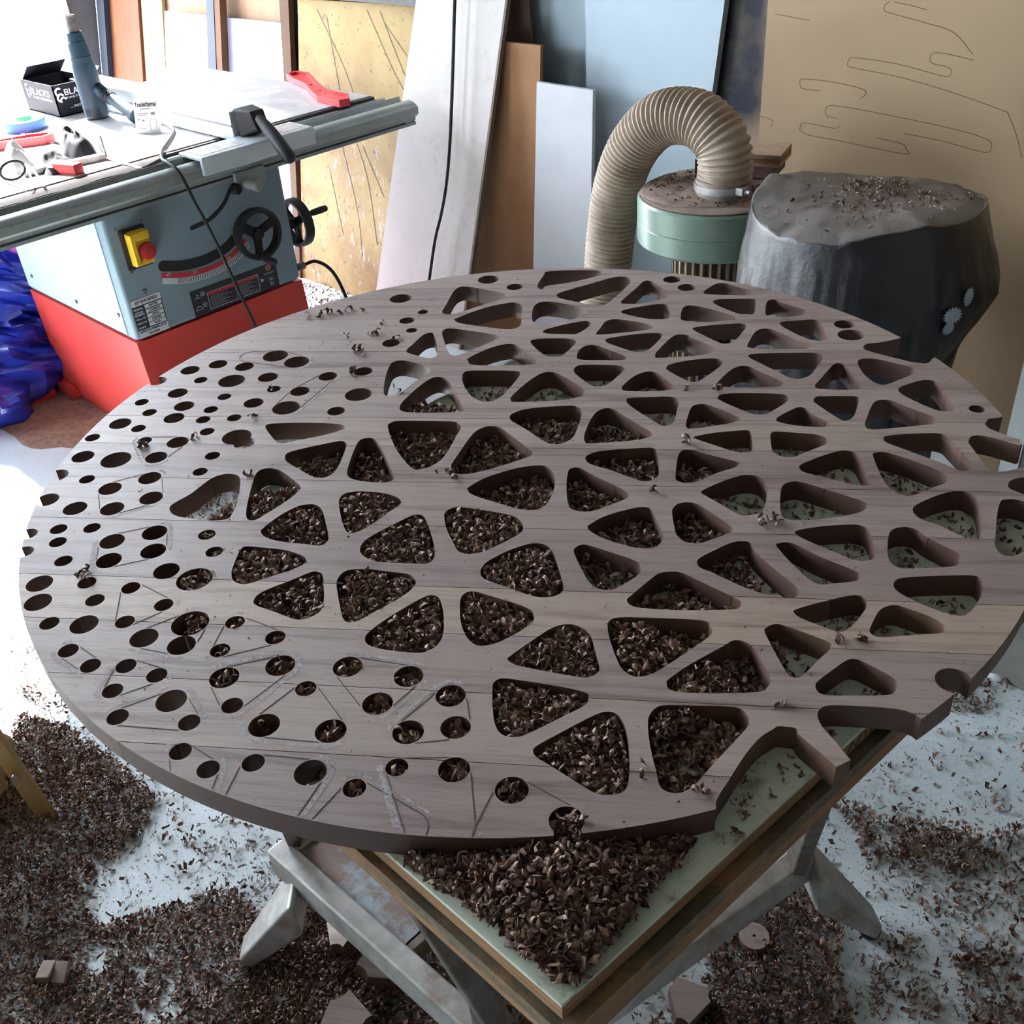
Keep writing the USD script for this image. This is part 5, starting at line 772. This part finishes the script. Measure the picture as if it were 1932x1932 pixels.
V = V + dirs * ((wr * .004 + wr2 * .0015) * np.clip((tt - .33) * 12, 0, 1))[:, None]
V[:, 2] += (wr * .008 + wr2 * .003) * np.clip(1 - (tt - .30) * 8, 0, 1) * np.clip(tt * 8, 0, 1)
for k in range(len(ts) - 1):
    for i in range(NA):
        p, q = k * NA + i, k * NA + (i + 1) % NA; F += [[p, p + NA, q + NA], [p, q + NA, q]]
BAG = material('black_bag', {'g': ('geometry', {}), 's': ('separate_xyz', {}), 'n': ('noise_texture', {'scale': 14.0, 'detail': 5.0}), 'z': ('separate_xyz', {}), 'nz': ('map_range', {'range_type': 'smoothstep', 'from_min': 0.55, 'from_max': 0.95}), 'k': ('math', {'math_type': 'multiply'}), 'nr': ('map_range', {'from_min': 0.35, 'from_max': 0.65, 'to_min': 0.55, 'to_max': 0.95}),
     'mx': ('mix_color', {'a': srgb(24, 26, 32), 'b': srgb(112, 104, 98)}), 'rr': ('map_range', {'from_min': 0.0, 'from_max': 0.8, 'to_min': 0.16, 'to_max': 0.65}), 'b': ('noise_texture', {'scale': 55.0, 'detail': 6.0, 'roughness': 0.75}), 'bp': ('bump', {'strength': 0.6, 'distance': 0.004}), 'p': ('principled_bsdf', {'specular_ior_level': 0.7})},
    [('g.position', 'n.vector'), ('g.normal', 'z.vector'), ('z.z', 'nz.value'), ('n.fac', 'nr.value'), ('nz.result', 'k.value1'), ('nr.result', 'k.value2'), ('k.value', 'mx.fac'), ('mx.result', 'p.base_color'), ('k.value', 'rr.value'), ('rr.result', 'p.roughness'), ('g.position', 'b.vector'), ('b.fac', 'bp.height'), ('bp.normal', 'p.normal')], 'p.BSDF')
bag = Thing('bagged_drum', 'drum covered by a crumpled black plastic bag with dust and chips on top', 'drum', (BC2[0], BC2[1], 0))
bag.part('plastic_bag', (V, np.array(F)), BAG, smooth=True)
bag.part('drum', lathe([(0, 0), (.15, 0), (.155, .01), (.155, .70), (0, .70)], at=(*BC2, 0), seg=40), surf('drum_grey', srgb(70, 72, 76), rough=0.6), smooth=35)
STAR = surf('pale_print', srgb(168, 182, 196), rough=0.5)
def star(c, r, nrm_):
    nrm_ = np.array(nrm_) / np.linalg.norm(nrm_); e1 = np.cross(EZ, nrm_); e1 /= np.linalg.norm(e1); e2 = np.cross(nrm_, e1)
    pts = [((r if k % 2 else r * .72) * math.cos(2 * math.pi * k / 32), (r if k % 2 else r * .72) * math.sin(2 * math.pi * k / 32)) for k in range(32)]
    return plate(Polygon(pts), .0006, c, e1, e2)
vn = trimesh.Trimesh(V, np.array(F), process=False).vertex_normals
for p_, r in (((-.616, 1.676, .626), .017), ((-.625, 1.654, .603), .017), ((-.633, 1.651, .578), .013)):
    k = np.argmin(np.linalg.norm(V - p_, axis=1)); nk = vn[k] * (1, 1, .3); nk = nk / np.linalg.norm(nk)
    bag.part('star_print', star(V[k] + nk * .004, r, nk), STAR, smooth=False, label='pale starburst print')
q = np.vstack([rng.normal(0, 1, (130, 2)) * (.035, .03) + BC2 + (-.02, .05), rng.normal(0, 1, (120, 2)) * (.06, .02) + BC2 + (.07, .06), rng.normal(0, 1, (160, 2)) * (.07, .06) + BC2 + (.03, -.05)]); q = q[np.hypot(*(q - BC2).T) < .18]
topv = V[tt < .36]; zz = np.array([topv[np.argmin(np.hypot(topv[:, 0] - p[0], topv[:, 1] - p[1])), 2] for p in q])
scatter('bag_chips', np.c_[q, zz + .002], 'walnut chips lying on the dusty top of the black bag', scale=(.4, .9), tilt=.4, cat_='chips')

# ------------------------------------------------------------------ left side: tarpaulin, tool case, yellow trestle
def crumple(m, seed):
    v = np.asarray(m.vertices); k = (1 - 2 * np.abs(2 * meshkit.fbm(v * 7, 3, seed) - 1)) * .085 + (1 - 2 * np.abs(2 * meshkit.fbm(v * 19, 3, seed + 40) - 1)) * .045
    w = np.clip(v[:, 2] / .05, 0, 1)[:, None]; n = np.asarray(m.vertex_normals)
    v = v + n * (k[:, None] - .02) * w; v[:, 2] = np.maximum(v[:, 2], 0); m.vertices = v; return m
BLUE = surf('blue_tarp', srgb(40, 58, 176), srgb(30, 42, 150), rough=0.25, scale=8, bump=0.8, bscale=26, spec=0.7)
tarp = Thing('blue_tarpaulin', 'crumpled blue tarpaulin heaped on the floor left of the saw base', 'tarpaulin', (-3.3, .9, 0))
tarp.part('sheet', cat(crumple(heap(-3.42, .95, .50, .34, .55, 0, 31, 90, .55, 6.5, .8), 3), crumple(heap(-3.14, .74, .26, .13, .20, 0, 37, 70, .7, 9, .8, .3), 4)), BLUE, smooth=38)
tarp.part('hem', tube(spline([(-3.05, .93, .30), (-3.0, .875, .24), (-2.965, .86, .16), (-2.965, .83, .08), (-3.01, .76, .02)], 8), .003, 8), WHITEINK, smooth=50, label='pale stitched hem')
tarp.part('folded_edge', heap(-3.02, .90, .06, .055, .22, 0, 44, 20, .5, 14, .7), surf('light_blue_tarp', srgb(54, 110, 214), srgb(44, 92, 190), rough=0.3), smooth=60, label='lighter blue folded edge')
o = Thing('tool_case', 'small orange red plastic case on the floor beside the saw base', 'case', (-2.93, .88, 0))
ORG = surf('orange_red', srgb(206, 62, 40), rough=0.4)
o.part('lower_half', bx(-3.03, -2.93, .86, .955, 0, .030, .006), ORG, smooth=40); o.part('upper_half', bx(-3.03, -2.93, .86, .955, .032, .060, .006), ORG, smooth=40)
single('sawdust_drift', heap(-2.80, .93, .26, .17, .010, 0, 51, 18, .6, 14, .5), surf('shaded_brown_dust', srgb(150, 118, 98), srgb(120, 92, 78), rough=0.95, scale=60, bump=0.5, bscale=200), 'brown dusty patch painted for the shade on the floor at the foot of the saw', 'sawdust', smooth=50, kind='stuff')  # brown mound: dusty floor with the shade painted into its colour
YM = surf('mustard_paint', srgb(168, 138, 84), srgb(156, 126, 74), rough=0.5, dust=srgb(90, 72, 50), dscale=60, dlo=.70, dhi=.74)
tr = Thing('yellow_trestle', 'mustard yellow steel trestle at the left edge, its leg in the shavings', 'trestle', (-1.42, .2, 0))
TA = np.array([-1.415, .212, .0]); TB = np.array([-1.375, -.0, .55])
tr.part('leg', beam(TA, TA + (-.083, -.022, .30), .030, .012, up=(.7, -.7, 0), bev=.002), YM, smooth=30)
tr.part('leg_upper', beam(TA + (-.083, -.022, .30), TA + (-.166, -.044, .60), .030, .012, up=(.7, -.7, 0), bev=.002), YM, smooth=30)
tr.part('cross_rail', beam(TA + (-.036, -.030, .105), TA + (.06, -.26, .105), .016, .042, bev=.002), YM, smooth=30)
tr.part('brace', beam(TA + (-.064, -.010, .16), TA + (-.24, -.10, .22), .014, .024, bev=.002), YM, smooth=30)
tr.part('bolt', lathe([(0, 0), (.006, 0), (.005, .004), (0, .005)], axis=(.7, -.7, .1), at=TA + (-.0225, -.014, .100), seg=16), STEEL, smooth=40)
tr.part('leg', beam(TA + (.08, -.30, 0), TA + (-.08, -.33, .60), .030, .012, up=(.7, -.7, 0), bev=.002), YM, smooth=30)
single('power_tool', cat(lathe([(0, 0), (.030, 0), (.034, .02), (.034, .11), (.026, .13), (0, .13)], axis=(-.7, .7, .1), at=(-1.50, .13, .045)), lathe([(0, 0), (.022, 0), (.022, .07), (0, .07)], axis=(.6, -.75, 0), at=(-1.50, .13, .045))), surf('tool_brown', srgb(150, 112, 72), srgb(120, 116, 112), rough=0.5, scale=14, lo=.48, hi=.52), 'brown and grey round tool lying behind the yellow trestle leg', 'tool', smooth=40)
single('plastic_sheet', heap(-.375, 1.68, .09, .16, .06, 0, 61, 16, .8, 20), surf('white_plastic', srgb(206, 214, 224), rough=0.25), 'crumpled white plastic sheet on the floor at the right edge', 'plastic sheet', smooth=40)

# ------------------------------------------------------------------ waste pieces under the bench
def offcut(label, c, z, r, turn, circ_, tone=1, tilt=(0, 0)):
    tri_ = Polygon([(r * math.cos(turn + k * 2.0944 + j), r * math.sin(turn + k * 2.0944 + j)) for k, j in ((0, .1), (1, -.12), (2, .05))])
    body = tri_.buffer(.004).buffer(-.004)
    for k in range(3):
        a_ = turn + k * 2.0944; body = body.difference(Point(r * .86 * math.cos(a_), r * .86 * math.sin(a_)).buffer(circ_ * (1 + .15 * (k - 1))))
    body = max(getattr(body, 'geoms', [body]), key=lambda g: g.area)
    m_ = plate(body, .026, (0, 0, -.013), EX, EY); m_.apply_transform(T.rotation_matrix(tilt[0], EX) @ T.rotation_matrix(tilt[1], EY)); m_.vertices += np.array([c[0], c[1], 0]); m_.vertices[:, 2] += z - m_.vertices[:, 2].min()
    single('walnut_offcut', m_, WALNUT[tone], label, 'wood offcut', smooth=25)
offcut('walnut offcut with round bites nearest the left splayed steel foot', (-.845, .405), .012, .050, 1.1, .016, 3, (.25, -.2))
offcut('walnut offcut with round bites just right of the largest one, under the steel beam', (-.760, .405), .016, .052, 2.4, .017, 1, (-.1, .25))
offcut('walnut offcut with concave sides lying at the bottom edge below the steel beam', (-.745, .318), .008, .056, .5, .020, 1, (.1, .1))
offcut('walnut offcut half hidden beyond the steel post', (-.74, .52), .010, .050, 3.0, .016, 2, (.1, -.1))
offcut('walnut offcut in the shavings at the bottom edge right of the bench corner', (-.42, .645), .006, .046, .9, .012, 1, (0, .05))
o = Thing('wood_plug', 'flat round walnut plug with a centre hole lying on shavings right of the bench', 'plug', (-.408, .788, .012))
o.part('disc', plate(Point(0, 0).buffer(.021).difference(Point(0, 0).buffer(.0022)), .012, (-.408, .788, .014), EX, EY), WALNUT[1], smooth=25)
o.part('groove', plate(Point(0, 0).buffer(.0125).difference(Point(0, 0).buffer(.0115)), .0006, (-.408, .788, .0261), EX, EY), CHALK, smooth=False)
single('stepped_block', cat(obox((-1.128, .081, .022), np.array([.75, .66, 0]), np.array([-.66, .75, 0]), EZ, .010, .014, .007, .0015), obox((-1.112, .094, .020), np.array([.75, .66, 0]), np.array([-.62, .70, .35]), np.array([.23, -.26, .94]), .010, .015, .005, .0015)), surf('stepped_wood', srgb(150, 132, 118), srgb(136, 118, 104), rough=0.45), 'small stepped wooden block lying on shavings in the lower left corner', 'block', smooth=30)
